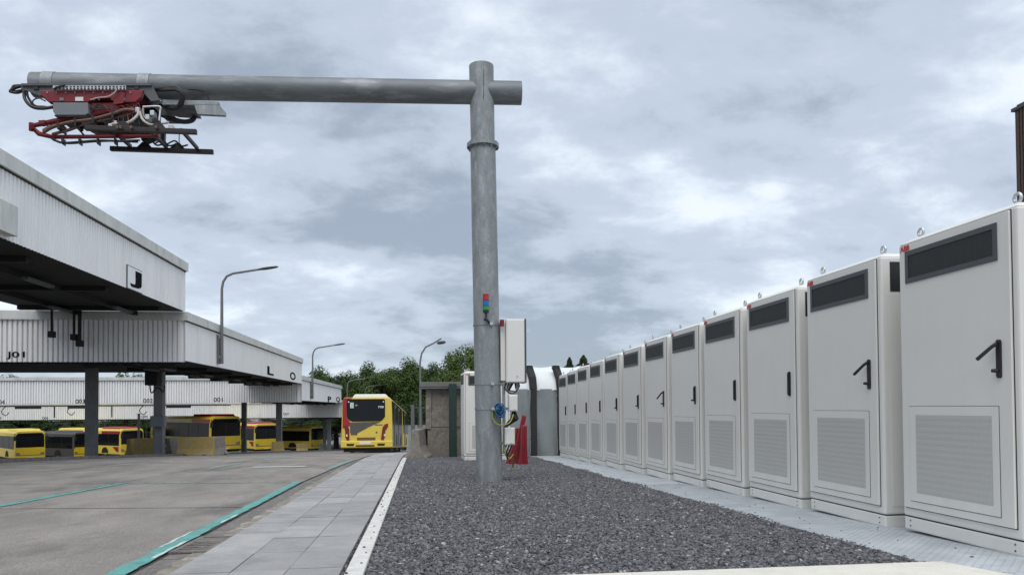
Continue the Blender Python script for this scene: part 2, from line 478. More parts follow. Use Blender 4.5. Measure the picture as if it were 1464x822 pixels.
# faint turquoise cross line
cl = MB()
for k in range(12):
    a = -4.4 + k * 0.26; b = a + 0.2
    y = 11.75 - 0.16 * (a + 4.4)
    cl.add([(a, y, zt(y)+.017), (b, y-.03, zt(y)+.017), (b, y+.05, zt(y)+.017), (a, y+.08, zt(y)+.017)], [(0,1,2,3)])
cl.build('painted_line', M_paintold, lane)

# gutter and cement edge
gut = tag(strip(GX, lambda y: -1.40 - 0.020 * (y - 4.5), frange(-3, 24, 1), 0.006).build('gutter', M_joint), kind='structure')
k = 0
y = -2.0
while y < 20:
    k += 1
    y1 = y + 0.98
    yy = frange(y + .006, y1 - .006, 0.5)
    strip(lambda q: GX(q) + 0.035, lambda q: -1.42 - 0.016 * (q - 4.5), yy, 0.0115).build('gutter_block', M_gutter, gut)
    y = y1
ragged(lambda q: -1.50 - 0.019 * (q - 4.5), lambda q: -1.375 - 0.013 * (q - 4.5), -2, 15.5, 0.022, 0.016, seed=11).build('cement_edge', M_cement, gut)
# kerb shadow line on the lane side: a real 4 cm lip
lip = MB()
for q in frange(-2, 19.5, 0.5):
    pass
# drain grate set in the gutter
dg = root('drain_grate', (-1.53, 5.35, zt(5.35)), 'rusty drain grate with dark slots sunk in the gutter beside the turquoise line', 'drain')
fr = MB()
def dpt(x, y): return (x, y, zt(y))
x0, x1, y0, y1 = -1.655, -1.405, 5.05, 5.75
z = lambda y: zt(y) + 0.016
for (a, b, c, d) in ((x0, x1, y0, y0+.035), (x0, x1, y1-.035, y1), (x0, x0+.035, y0+.035, y1-.035), (x1-.035, x1, y0+.035, y1-.035)):
    fr.hexa([(a,c,z(c)),(b,c,z(c)),(b,d,z(d)),(a,d,z(d)),(a,c,z(c)+.012),(b,c,z(c)+.012),(b,d,z(d)+.012),(a,d,z(d)+.012)])
fr.build('grate_frame', M_gutter, dg)
MB().add([(x0+.03,y0+.03,z(y0)-.001),(x1-.03,y0+.03,z(y0)-.001),(x1-.03,y1-.03,z(y1)-.001),(x0+.03,y1-.03,z(y1)-.001)], [(0,1,2,3)]).build('drain_pit', M_rubber, dg)
for i in range(8):
    ya = y0 + .055 + i * 0.076
    if i in (5, 6):
        ybw = .07
    else: ybw = .028
    MB().hexa([(x0+.03,ya,z(ya)),(x1-.03,ya,z(ya)),(x1-.03,ya+ybw,z(ya)),(x0+.03,ya+ybw,z(ya)),(x0+.03,ya,z(ya)+.010),(x1-.03,ya,z(ya)+.010),(x1-.03,ya+ybw,z(ya)+.010),(x0+.03,ya+ybw,z(ya)+.010)]).build('grate_bar', M_gutter, dg)

# pavement slabs
SHX = lambda x0, y: x0 - (0.0096 + 0.004 * (x0 + 0.47) / -0.92) * (y - 4.5)
pave = tag(strip(lambda y: SHX(-1.40, y), lambda y: SHX(-0.462, y), frange(-2, 34, 0.6), 0.012).build('pavement', M_joint), kind='structure')
xcols = [(-1.395, -1.075), (-1.071, -0.769), (-0.765, -0.468)]
offs = [-0.03, 0.0, 0.02]
rng = random.Random(5)
for ci, (xa, xb) in enumerate(xcols):
    for ri in range(-7, 47):
        ya = 4.91 + offs[ci] + ri * 0.62 + (0.31 if (ci == 0 and ri > 0) else 0)
        yb = ya + 0.6135
        if ci == 0 and ri == 0: yb = ya + 0.9235
        h = 0.030 + rng.uniform(-0.0025, 0.0025)
        tl = rng.uniform(-0.002, 0.002)
        a, b, c, d = SHX(xa, ya), SHX(xb, ya), SHX(xb, yb), SHX(xa, yb)
        base = [(a, ya, zt(ya)), (b, ya, zt(ya)), (c, yb, zt(yb)), (d, yb, zt(yb))]
        top = [(a, ya, zt(ya)+h), (b, ya, zt(ya)+h+tl), (c, yb, zt(yb)+h+tl), (d, yb, zt(yb)+h)]
        mm = M_tile[rng.choice((0, 0, 0, 1, 2))] if ya < 11.2 else M_tile[rng.choice((2, 2, 0))]
        MB().hexa(base + top).build('paving_slab', mm, pave)
# pale kerb stones
kerb = tag(strip(lambda y: SHX(-0.462, y), lambda y: SHX(-0.32, y), frange(-2, 19.9, 0.6), 0.004).build('kerb_bed', M_joint), kind='structure')
ya = -1.7
while ya < 19.6:
    yb = min(ya + 1.0, 19.8)
    p = []
    for hh in (0, 0.044):
        p += [(SHX(-0.436, ya), ya+.004, zt(ya)+hh), (SHX(-0.334, ya), ya+.004, zt(ya)+hh), (SHX(-0.334, yb), yb-.004, zt(yb)+hh), (SHX(-0.436, yb), yb-.004, zt(yb)+hh)]
    MB().hexa(p).build('kerb_stone', M_kerb, kerb, bevel=0.006)
    ya += 1.0

# gravel
gx0 = lambda y: SHX(-0.33, y)
gb = tag(strip(gx0, const(2.80), frange(3.2, 24, 0.6), 0.016).build('gravel_bed', M_grave), kind='structure')

# island kerb along the canopies
ik = MB()
ikr = tag(strip(const(-11.62), const(-11.30), frange(6, 104, 2), 0.003).build('island_kerb', M_joint), kind='structure')
y = 6.0
while y < 104:
    p = []
    for hh in (0, 0.11):
        p += [(-11.6, y+.01, zt(y)+hh), (-11.3, y+.01, zt(y)+hh), (-11.3, y+1.99, zt(y+2)+hh), (-11.6, y+1.99, zt(y+2)+hh)]
    MB().hexa(p).build('kerb_stone', M_gutter, ikr)
    y += 2.0

# concrete footing slab bottom right and steel plates in front of the cabinets
sb = tag(MB().hexa([(0.45, 3.2, zt(3.6)-.1), (3.02, 3.2, zt(3.6)-.1), (2.87, 3.85, zt(3.85)-.1), (0.50, 3.83, zt(3.85)-.1),
           (0.45, 3.2, zt(3.2)+.045), (3.02, 3.2, zt(3.2)+.045), (2.87, 3.85, zt(3.85)+.045), (0.50, 3.83, zt(3.85)+.045)]).build('concrete_slab', M_slab, bevel=0.012), kind='structure')
walk = tag(strip(const(2.81), const(3.9), frange(1.5, 20.2, 0.5), 0.008).build('steel_walkway', M_seam), kind='structure')
ya = 1.6; i = 0
while ya < 19.9:
    L_ = 2.0
    yb = min(ya + L_, 20.0)
    dz = 0.022
    xl = 2.80 + (0.02 if i % 2 else -0.01)
    p = []
    for hh in (0.005, dz):
        p += [(xl, ya+.004, zt(ya)+hh), (3.9, ya+.004, zt(ya)+hh), (3.9, yb-.004, zt(yb)+hh), (xl, yb-.004, zt(yb)+hh)]
    MB().hexa(p).build('chequer_plate', M_plate, walk)
    # raised tear pattern
    if ya < 9:
        tp = MB()
        nx = int((3.52 - xl) / 0.03); ny = int((yb - ya) / 0.03)
        for a in range(nx):
            for b in range(ny):
                cx = xl + .02 + a * .03; cy = ya + .02 + b * .03
                d = 1 if (a + b) % 2 else -1
                zz = zt(cy) + dz
                ux, uy = .009, .009 * d
                tp.add([(cx-ux, cy-uy, zz), (cx+uy*.3, cy-ux*.3, zz+.0016), (cx+ux, cy+uy, zz), (cx-uy*.3, cy+ux*.3, zz+.0016)], [(0,1,2,3)])
        o = tp.build('tread_pattern', M_plate, walk); o['kind'] = 'stuff'
    ya = yb; i += 1
# loose stones on kerb and plate are part of the gravel below

# ------------------------------------------------------------------ charger cabinets
def make_cabinet(name, label, group=None):
    W, D, H = 1.11, 0.77, 2.105
    t = root(name, (0, 0, 0), label, 'charger cabinet', group)
    MB().box((0.004, 0.004, 0.0), (W-.004, D-.004, 0.096)).build('plinth', M_cab, t, bevel=0.012)
    MB().box((0.006, 0.008, 0.094), (W-.006, D-.008, 0.102)).build('plinth_seam', M_seam, t)
    MB().box((0, 0, 0.1), (W, D, 2.085)).build('body', M_cab, t, bevel=0.016)
    rf = MB()
    o, i = 0.0, 0.075
    rf.hexa([(-o,-o,2.082),(W+o,-o,2.082),(W+o,D+o,2.082),(-o,D+o,2.082),(i,i,2.125),(W-i,i,2.125),(W-i,D-i,2.125),(i,D-i,2.125)])
    rf.build('roof', M_cab, t, bevel=0.008)
    MB().box((.030, -.003, .160), (1.066, .01, 2.074)).build('door_seal', M_seam, t)
    door = MB().box((.036, -.016, .166), (1.060, .002, 2.068)).build('door', M_cab, t, bevel=0.004)
    vf = MB()
    a = (.103, .970, 1.784, 2.016); b = (.135, .938, 1.818, 1.982)
    for (xa, xb, za, zb) in ((a[0], a[1], a[2], b[2]), (a[0], a[1], b[3], a[3]), (a[0], b[0], b[2], b[3]), (b[1], a[1], b[2], b[3])):
        vf.box((xa, -.024, za), (xb, -.0158, zb))
    vf.build('vent_frame', M_ventframe, door)
    MB().box((b[0]-.001, -.019, b[2]-.001), (b[1]+.001, -.0157, b[3]+.001)).build('vent_mesh', M_ventin, door)
    gl = MB()
    n = 44
    for k_ in range(n):
        xx = b[0] + .01 + (b[1] - b[0] - .02) * k_ / (n - 1)
        gl.box((xx - .0035, -.0198, b[2] + .004), (xx + .0035, -.0185, b[3] - .004))
    gl.build('vent_bars', M_ventin, door)
    MB().box((.113, -.0176, .216), (.957, -.0155, .897)).build('panel_seal', M_ventframe, door)
    MB().box((.117, -.021, .220), (.953, -.0170, .893)).build('filter_panel', M_cab, door, bevel=0.002)
    # filter mesh: a corrugated sheet with fine horizontal folds behind
    fm = MB()
    x0, x1, z0, z1 = .187, .900, .281, .834
    n = 13
    vs, fs = [], []
    for k_ in range(2 * n + 1):
        zz = z0 + (z1 - z0) * k_ / (2 * n)
        yy = -.0227 if k_ % 2 else -.0218
        vs += [(x0, yy, zz), (x1, yy, zz)]
    for k_ in range(2 * n):
        fs.append((2*k_, 2*k_+1, 2*k_+3, 2*k_+2))
    fm.add(vs, fs)
    fm.build('filter_mesh', M_filter, door)
    MB().prism([(.970 + .017 * math.cos(a_) , -.0158, (1.283 if math.sin(a_) > 0 else 1.082) + .017 * math.sin(a_)) for a_ in [2*math.pi*q/16 + .01 for q in range(16)]], (0, -.014, 0)).build('handle_plate', M_black, door)
    lg = fit_text('ABB', .044, .148, 2.022, 2.063, .003, 0.03)
    move(lg, (0, -.0175, 0)).build('logo', M_logo, door)
    for x in (.115, 1.0):
        for y in (.10, D - .10):
            eb = MB()
            c = Vector((x, y, 2.160))
            eb.tube([c + Vector((.028*math.cos(q), 0, .028*math.sin(q))) for q in [2*math.pi*j/14 for j in range(14)]], .0095, 6, closed=True)
            eb.tube([(x, y, 2.10), (x, y, 2.135)], .018, 8)
            eb.build('eye_bolt', M_galvlight, t, smooth=True)
    for x, s_ in ((W, 1), (0, -1)):
        MB().box((min(x, x + .003*s_), .075, 1.815), (max(x, x + .003*s_), D - .08, 2.045)).build('side_vent', M_ventin, t)
        MB().box((min(x, x + .0035*s_), .060, .165), (max(x, x + .0035*s_), D - .06, 1.80)).build('side_panel', M_cab, t, bevel=.001)
    for x in (.075, W - .075):
        for zz in (.032, .070):
            MB().tube([(x, .005, zz), (x, .001, zz)], .006, 8).build('screw', M_ventframe, t)
    return t, door
def add_handle(door, state):
    if state == 'open':
        lv = MB().tube([(.970, -.035, 1.275), (.955, -.055, 1.258), (.868, -.085, 1.185)], [.012, .011, .012], 8)
        lv.build('lever', M_black, door, smooth=True)
        MB().tube([(.970, -.025, 1.110), (.940, -.050, 1.112)], [.014, .010], 8).build('lock', M_black, door)
    elif state == 'lock':
        MB().box((.960, -.045, 1.10), (.980, -.030, 1.285)).build('lever', M_black, door, bevel=.004)
        MB().tube([(.970, -.030, 1.115), (.925, -.055, 1.115)], [.012, .010], 8).build('lock', M_black, door)
    else:
        MB().box((.959, -.042, 1.075), (.981, -.030, 1.290)).build('lever', M_black, door, bevel=.004)

# filter mesh material: fine perforation
M_filter = bpy.data.materials.new('perforated_sheet'); M_filter.use_nodes = True
_t = M_filter.node_tree; _N = _t.nodes; _L = _t.links
_b = _N['Principled BSDF']; _b.inputs['Roughness'].default_value = 0.55
_tc = _N.new('ShaderNodeTexCoord'); _mp = _N.new('ShaderNodeMapping'); _mp.inputs['Scale'].default_value = (95, 1, 95)
_L.new(_tc.outputs['Object'], _mp.inputs[0])
_v = _N.new('ShaderNodeTexVoronoi'); _v.inputs['Scale'].default_value = 1.0; _v.inputs['Randomness'].default_value = 0.0
_L.new(_mp.outputs[0], _v.inputs['Vector'])
_r = _N.new('ShaderNodeMapRange'); _r.inputs[1].default_value = 0.28; _r.inputs[2].default_value = 0.42
_L.new(_v.outputs['Distance'], _r.inputs[0])
_m = _N.new('ShaderNodeMix'); _m.data_type = 'RGBA'; _m.inputs[6].default_value = (0.40, 0.40, 0.38, 1); _m.inputs[7].default_value = (0.52, 0.515, 0.485, 1)
_L.new(_r.outputs[0], _m.inputs[0]); _L.new(_m.outputs[2], _b.inputs['Base Color'])

CABY = [5.085, 6.415, 7.70, 8.95, 10.19, 11.45, 12.78, 14.11, 15.45, 16.68, 17.87, 19.05]
ST = ['open', 'open', 'closed', 'closed', 'lock', 'open', 'lock', 'lock', 'closed', 'closed', 'closed', 'closed']
CLAB = ['nearest pale grey charger cabinet, cropped by the right edge of the photo',
        'second pale grey charger cabinet from the camera, black lever handle turned out',
        'third pale grey charger cabinet from the camera, plain upright black handle',
        'fourth charger cabinet from the camera, between the third and fifth of the row',
        'fifth charger cabinet from the camera, small lock on its upright handle',
        'sixth charger cabinet from the camera, its lever turned out mid row',
        'seventh charger cabinet from the camera, just beyond the one with the turned out lever',
        'eighth charger cabinet from the camera in the grey row, fifth from the far end',
        'fourth charger cabinet from the far end of the row',
        'third charger cabinet from the far end of the row',
        'second charger cabinet from the far end of the row',
        'farthest charger cabinet of the row, beside the dark rib of the tarpaulin shelter']
proto, pdoor = make_cabinet('charger_cabinet', CLAB[0], 'charger cabinets lined up beside the gravel')
protos = []
for i, y in enumerate(CABY):
    c = copy_tree(proto)
    c['label'] = CLAB[i]
    d = [q for q in c.children if q.name.split('.')[0] == 'door'][0]
    add_handle(d, ST[i])
    c.rotation_euler = (0, 0, R(-90) + R(random.uniform(-.25, .25)))
    c.location = (3.5 + random.uniform(-.006, .006), y, zt(y - 0.55) + 0.028)
# the odd one beside the mast, facing the camera
c = copy_tree(proto)
c['label'] = 'single pale grey charger cabinet standing behind the galvanised mast'
del c['group']
d = [q for q in c.children if q.name.split('.')[0] == 'door'][0]
add_handle(d, 'closed')
c.location = (0.93, 17.6, zt(17.6) + 0.02); c.rotation_euler = (0, 0, R(3))
for ch in list(proto.children_recursive) + [proto]:
    bpy.data.objects.remove(ch)

# ------------------------------------------------------------------ mast with arm
MX, MY = 0.935, 10.76
mz = zt(MY)
mast = root('charging_mast', (MX, MY, mz), 'tall galvanised steel mast with a long horizontal arm standing in the gravel', 'mast')
MTOP = Vector((0.85, MY, 5.84)); MBOT = Vector((MX, MY, mz - .05))
def mpt(z):
    f = (z - MBOT.z) / (MTOP.z - MBOT.z)
    return MBOT.lerp(MTOP, f)
zf = 4.66
MB().tube([MBOT, mpt(zf)], [0.192, 0.186], 40).build('lower_tube', M_galv, mast, smooth=True)
MB().tube([mpt(zf), MTOP], [0.176, 0.181], 40).build('upper_tube', M_galv, mast, smooth=True)
MB().tube([mpt(zf - .03), mpt(zf + .025)], 0.235, 40).build('flange', M_galv, mast, smooth=True)
for k in range(12):
    a = 2 * math.pi * k / 12
    q = mpt(zf - .0) + Vector((.213 * math.cos(a), .213 * math.sin(a), 0))
    MB().tube([q - Vector((0, 0, .055)), q + Vector((0, 0, .042))], 0.013, 6).build('flange_bolt', M_galvarm, mast)
armR = Vector((1.44, 10.752, 5.462)); armL = Vector((-5.42, 10.975, 5.375))
MB().tube([armL, armR], [0.172, 0.168], 40).build('arm', M_galvarm, mast, smooth=True)
MB().tube([(mpt(5.45).x + .01, MY - .178, 5.72), (mpt(5.3).x + .01, MY - .178, 5.28)], .005, 6).build('seam_mark', M_ventframe, mast)
for zb in (2.02, 1.16, 0.80):
    p_ = mpt(zb)
    MB().tube([p_ - Vector((0, 0, .014)), p_ + Vector((0, 0, .014))], 0.197, 40).build('band_clamp', M_galv, mast, smooth=True)
    MB().box((p_.x + .03, MY - .235, zb - .02), (p_.x + .075, MY - .19, zb + .02)).build('band_bolt', M_galvlight, mast)

# signal tower on the mast
st = root('signal_light', (0.905, MY - .25, 2.08), 'small red, blue and green signal light stack on the front of the mast', 'signal light')
sx, sy = 0.875, MY - .26
MB().tube([(sx, sy, 2.06), (sx, sy, 2.18)], .012, 8).build('stem', M_black, st)
MB().tube([(sx - .03, sy, 2.075), (sx + .02, sy + .02, 2.065), (sx + .06, sy + .06, 2.03)], .017, 8).build('bracket', M_black, st)
MB().tube([(sx, sy, 2.17), (sx, sy, 2.21)], .042, 16).build('base', M_black, st, smooth=True)
zz = 2.21
for mt, nm_ in ((M_lg, 'green_lens'), (M_lb, 'blue_lens'), (M_lr, 'red_lens')):
    h_ = .055 if nm_ == 'green_lens' else .075
    MB().tube([(sx, sy, zz), (sx, sy, zz + h_)], .043, 16).build(nm_, mt, st, smooth=True)
    MB().tube([(sx, sy, zz + h_), (sx, sy, zz + h_ + .006)], .045, 16).build('ring', M_black, st, smooth=True)
    zz += h_ + .006

# enclosures on the mast's right side (facing the camera)
def encl(name, label, px0, px1, py0, py1, Y, depth, knob=True):
    a = atY(px0, py1, Y); b = atY(px1, py0, Y)
    r_ = root(name, (a.x, Y, a.z), label, 'enclosure')
    MB().box((a.x, Y, a.z), (b.x, Y + depth, b.z)).build('housing', M_cab, r_, bevel=.006)
    MB().box((a.x + .012, Y - .012, a.z + .012), (b.x - .006, Y, b.z - .012)).build('lid', M_cab, r_, bevel=.006)
    if knob:
        MB().tube([((a.x + b.x) / 2 + .02, Y - .010, a.z + .10*(b.z-a.z)), ((a.x + b.x) / 2 + .02, Y - .018, a.z + .10*(b.z-a.z))], .014, 10).build('lock', M_galvlight, r_)
    return r_, a, b
eb, a, b = encl('electrical_enclosure', 'tall pale grey enclosure strapped to the right side of the mast', 724, 750, 456, 547, MY - .16, .36)
MB().box((a.x - .075, MY - .10, a.z + .03), (a.x - .004, MY + .16, b.z - .03)).build('back_plate', M_cab, eb, bevel=.005)
MB().box((b.x + .001, MY - .17, a.z - .003), (b.x + .022, MY + .2, b.z + .003)).build('edge_trim', M_ventframe, eb)
MB().tube([(a.x - .06, MY - .17, b.z - .015), (a.x - .06, MY - .17, b.z - .11)], .032, 10).build('red_connector', M_red, eb, smooth=True)
e2, a2, b2 = encl('electrical_enclosure', 'small pale grey junction box below the tall enclosure beside the blue cable coil', 727.5, 740, 564, 588, MY - .18, .14)
e3, a3, b3 = encl('electrical_enclosure', 'lowest small pale grey box on the mast, left of the red barriers', 722, 736, 611, 636, MY - .16, .14)
rail = root('mounting_rail', (1.16, MY - .05, mz), 'thin galvanised rail carrying the boxes along the right side of the mast', 'rail')
MB().box((1.125, MY - .08, .15), (1.165, MY - .03, 2.02)).build('upright', M_galv, rail)
for zb in (2.0, 1.16, .8, .3):
    MB().box((1.08, MY - .075, zb - .02), (1.2, MY - .04, zb + .02)).build('strut', M_galv, rail)
def loop(pts, n=40):
    """Catmull-Rom through points"""
    P = [Vector(p) for p in pts]; P = [P[0]] + P + [P[-1]]
    o = []
    seg = max(2, n // (len(P) - 3))
    for i in range(1, len(P) - 2):
        for k in range(seg):
            t = k / seg
            o.append(0.5 * ((2*P[i]) + (P[i+1]-P[i-1])*t + (2*P[i-1]-5*P[i]+4*P[i+1]-P[i+2])*t*t + (-P[i-1]+3*P[i]-3*P[i+1]+P[i+2])*t**3))
    o.append(P[-2])
    return o
cb = root('cable_bundle', (1.25, MY - .1, 1.0), 'black and white cables looping out of the tall enclosure on the mast', 'cables')
for k in range(6):
    dy = -.12 + .03 * k
    o_ = [atY(724 + 2*k, 547, MY + dy), atY(722 + k, 556 + k, MY + dy), atY(733 + k, 562 - k*.5, MY + dy - .04), atY(742 - k, 553, MY + dy), atY(741 - k, 547, MY + dy)]
    MB().tube(loop(o_), .011, 6).build('cable', M_offwhite if k in (1, 3) else M_rubber, cb, smooth=True)
for k in range(4):
    o_ = [atY(733 + k, 588, MY - .1), atY(731 + 3*k, 598, MY - .13 - .01*k), atY(726 + 2*k, 604, MY - .1), atY(722, 611, MY - .08)]
    MB().tube(loop(o_), .014, 6).build('cable', M_rubber, cb, smooth=True)
for k in range(3):
    o_ = [atY(724 + 4*k, 636, MY - .1), atY(722 + 2*k, 646 + 2*k, MY - .12), atY(728 - k, 655, MY - .1), atY(734, 650, MY - .05), atY(733, 668, MY - .0)]
    MB().tube(loop(o_), .013, 6).build('cable', M_rubber if k else M_yg, cb, smooth=True)
bc = root('cable_coil', (1.08, MY - .2, .7), 'coil of blue cable tied to the mast beside the junction box', 'cable')
rng = random.Random(2)
for k in range(9):
    cx, cy = 715 + rng.uniform(-2.5, 2.5), 587 + rng.uniform(-3, 3)
    rr = rng.uniform(3, 7)
    pts = [atY(cx + rr * math.cos(q) * rng.uniform(.8, 1.1), cy + rr * 1.15 * math.sin(q), MY - .23 + .02 * k * math.sin(q + k)) for q in [2*math.pi*j/16 for j in range(16)]]
    MB().tube(pts, .009, 6, closed=True).build('cable_turn', M_blue, bc, smooth=True)
ew = root('earth_wire', (1.1, MY - .2, .6), 'yellow and green earth wire hanging in a loop from the blue coil', 'wire')
MB().tube(loop([atY(705, 585, MY - .2), atY(704, 597, MY - .22), atY(711, 606, MY - .25), atY(722, 607, MY - .25), atY(730, 602, MY - .22), atY(734, 592, MY - .18)]), .009, 6).build('wire', M_yg, ew, smooth=True)

# ------------------------------------------------------------------ pantograph under the arm
PY_ = 10.9
def pp(cx, cy, Y=PY_):                      # drawing coordinates of the side elevation
    return atY(cx / 4.306, 80 + cy / 4.306, Y)
pan = root('pantograph', pp(600, 190), 'red and black inverted charging pantograph hanging under the end of the arm', 'pantograph')
def plate(name, pts, y0, y1, m, parent=pan, bevel=0):
    mid = y0
    return MB().prism([Vector((q.x, y0, q.z)) for q in (pp(a, b, mid) for a, b in pts)], (0, y1 - y0, 0)).build(name, m, parent, bevel=bevel)
def hose(name, pts, r, m, parent=pan):
    return MB().tube(loop([pp(*p) for p in pts], 48), r, 8).build(name, m, parent, smooth=True)
# straps over the arm
for cx in (310, 905):
    c_ = pp(cx, 150, 10.93)
    ax = armL.lerp(armR, (c_.x - armL.x) / (armR.x - armL.x))
    MB().tube([ax - Vector((.075, 0, 0)), ax + Vector((.075, 0, 0))], 0.181, 32).build('strap', M_galv, pan, smooth=True)
    MB().box((ax.x - .10, ax.y - .21, ax.z - .19), (ax.x + .10, ax.y + .21, ax.z - .09)).build('strap_foot', M_frame, pan)
# grey carrying frame
for y0 in (10.52, 11.26):
    plate('frame_side', [(130, 172), (320, 172), (345, 205), (245, 245), (185, 222), (130, 205)], y0, y0 + .02, M_frame)
    plate('frame_side', [(760, 172), (920, 172), (945, 195), (975, 260), (1000, 270), (930, 280), (875, 215), (800, 208)], y0, y0 + .02, M_frame)
    plate('frame_rail', [(130, 170), (930, 170), (930, 183), (130, 183)], y0 - .03, y0 + .03, M_frame)
for cx in (220, 840, 600):
    plate('cross_beam', [(cx - 14, 184), (cx + 14, 184), (cx + 14, 206), (cx - 14, 206)], 10.50, 11.25, M_black)
# perforated cable tray
tr = plate('cable_tray', [(325, 184), (775, 184), (775, 208), (325, 208)], 10.46, 10.475, M_galvlight)
for k in range(20):
    for j in (190, 202):
        cx = 340 + k * 22
        plate('tray_hole', [(cx, j - 3), (cx + 11, j - 3), (cx + 11, j + 3), (cx, j + 3)], 10.452, 10.4585, M_black, tr)
# red body
for y0, y1 in ((10.50, 10.56), (11.22, 11.28)):
    plate('red_side_beam', [(245, 214), (885, 210), (870, 255), (830, 285), (700, 288), (690, 262), (560, 262), (545, 285), (300, 285), (255, 245)], y0, y1, M_red, bevel=.008)
plate('red_cross_member', [(300, 240), (860, 240), (850, 275), (310, 275)], 10.62, 11.16, M_darkred)
plate('red_lower_housing', [(545, 290), (830, 285), (690, 340), (560, 345)], 10.55, 11.2, M_red, bevel=.01)
plate('red_gusset', [(690, 225), (770, 225), (760, 290), (700, 300)], 10.485, 10.50, M_red)
for cx in (378, 755):
    plate('rating_plate', [(cx - 12, 258), (cx + 14, 258), (cx + 14, 276), (cx - 12, 276)], 10.49, 10.4995, M_greybox)
plate('rating_plate', [(463, 254), (512, 254), (512, 278), (463, 278)], 10.49, 10.4995, M_offwhite)
for cx in (575, 608, 690):
    plate('lifting_bolt', [(cx - 5, 262), (cx + 5, 262), (cx + 5, 274), (cx - 5, 274)], 10.482, 10.4995, M_brass)
# drive box
plate('drive_box', [(325, 288), (540, 288), (545, 355), (520, 365), (340, 365), (325, 340)], 10.42, 10.9, M_greybox, bevel=.008)
plate('drive_foot', [(330, 365), (470, 365), (450, 385), (350, 382)], 10.5, 10.9, M_black)
# cable tray to the right
plate('side_tray', [(990, 270), (1345, 283), (1350, 305), (1195, 302), (1000, 300)], 10.55, 10.62, M_galv)
plate('side_tray', [(1195, 300), (1350, 303), (1385, 345), (1385, 366), (1215, 358)], 10.55, 10.62, M_galv)
plate('side_tray', [(985, 280), (1195, 298), (1215, 355), (1070, 345), (1000, 320)], 10.65, 10.85, M_frame)
plate('side_bracket', [(880, 215), (950, 235), (1000, 300), (1075, 370), (1000, 370), (930, 300)], 10.9, 11.2, M_frame)
# hoses
for d in range(3):
    hose('power_hose', [(930, 210, 10.6 + .05*d), (1000, 200 + 6*d, 10.5), (1085, 196 + 8*d, 10.45), (1130 - 6*d, 240, 10.45), (1115 - 8*d, 305, 10.5), (1060, 325 - 4*d, 10.55), (985, 300, 10.7)], .021, M_rubber)
    hose('power_hose', [(1195, 300, 10.9 + .04*d), (1208 - 4*d, 350, 10.8), (1190 - 5*d, 400 - 5*d, 10.75), (1130, 412 - 6*d, 10.75), (1060, 395 - 6*d, 10.75), (985, 365, 10.8)], .020, M_rubber)
    hose('power_hose', [(60 + 8*d, 222 - 6*d, 10.7 + .08*d), (90, 200 - 6*d, 10.7), (150, 185, 10.65 + .06*d), (200, 185, 10.6 + .06*d), (260, 190, 10.6)], .022, M_rubber)
    hose('power_hose', [(62, 222, 10.7 + .08*d), (110, 228 - 5*d, 10.66), (160, 205, 10.66), (185, 195, 10.6)], .018, M_rubber)
hose('power_hose', [(148, 215, 10.6), (155, 270, 10.5), (200, 315, 10.45), (260, 325, 10.45), (330, 315, 10.5)], .022, M_rubber)
hose('power_hose', [(165, 215, 10.7), (175, 260, 10.6), (215, 308, 10.6), (270, 315, 10.6), (330, 322, 10.6)], .016, M_rubber)
hose('control_cable', [(200, 305, 10.5), (205, 275, 10.5), (240, 262, 10.5), (280, 280, 10.5)], .009, M_rubber)
hose('control_cable', [(1100, 215, 10.8), (1200, 208, 10.75), (1265, 225, 10.75), (1288, 275, 10.75)], .008, M_rubber)
hose('control_cable', [(705, 185, 10.44), (715, 215, 10.44), (670, 250, 10.44), (600, 260, 10.44), (555, 272, 10.44)], .009, M_cable)
hose('control_cable', [(330, 205, 10.46), (360, 192, 10.44), (400, 180, 10.44)], .012, M_rubber)
for k in range(3):
    hose('control_cable', [(540, 300 + 10*k, 10.5), (575, 320 + 5*k, 10.48), (610, 300 + 14*k, 10.48), (680, 330, 10.48)], .008, M_rubber)
# folding arms
for yy in (10.55, 11.15):
    MB().tube([pp(195, 432, yy), pp(330, 405, yy), pp(520, 372, yy), pp(850, 318, yy)], [.028, .036, .034, .028], 10).build('upper_arm', M_red, pan, smooth=True)
    MB().tube([pp(195, 440, yy), pp(240, 480, yy), pp(320, 500, yy), pp(600, 498, yy), pp(980, 494, yy)], [.026, .034, .029, .027, .025], 10).build('lower_arm', M_red, pan, smooth=True)
    MB().tube([pp(195, 415, yy), pp(195, 462, yy)], .035, 10).build('elbow_hub', M_red, pan)
MB().tube([pp(195, 436, 10.45), pp(195, 436, 11.25)], .03, 10).build('elbow_shaft', M_red, pan, smooth=True)
plate('elbow_bracket', [(235, 398), (275, 395), (275, 415), (240, 420)], 10.5, 10.6, M_red)
for d, yy in enumerate((10.47, 10.42, 11.05)):
    hose('brown_hose', [(265, 475 - 8*d, yy), (330, 440 - 6*d, yy), (440, 412 - 5*d, yy), (560, 392, yy), (690, 358, yy), (770, 330 + 3*d, yy), (840, 330 + 8*d, yy)], .019, M_brass)
    hose('brown_hose', [(320, 480 + 4*d, yy + .06), (430, 450 + 5*d, yy + .06), (530, 420, yy + .06), (640, 398, yy + .05), (760, 372, yy + .06), (840, 345, yy + .06)], .012, M_brass)
for cx, cy in ((355, 432), (460, 412), (570, 392), (690, 365)):
    plate('hose_clip', [(cx - 6, cy - 26), (cx + 6, cy - 28), (cx + 8, cy + 16), (cx - 4, cy + 18)], 10.40, 10.62, M_black)
hose('lower_hose', [(320, 510, 10.5), (380, 535, 10.5), (470, 532, 10.5), (600, 522, 10.5), (720, 525, 10.5), (850, 530, 10.6)], .016, M_rubber)
hose('lower_hose', [(330, 520, 11.1), (420, 540, 11.1), (600, 528, 11.1), (860, 520, 11.0)], .013, M_rubber)
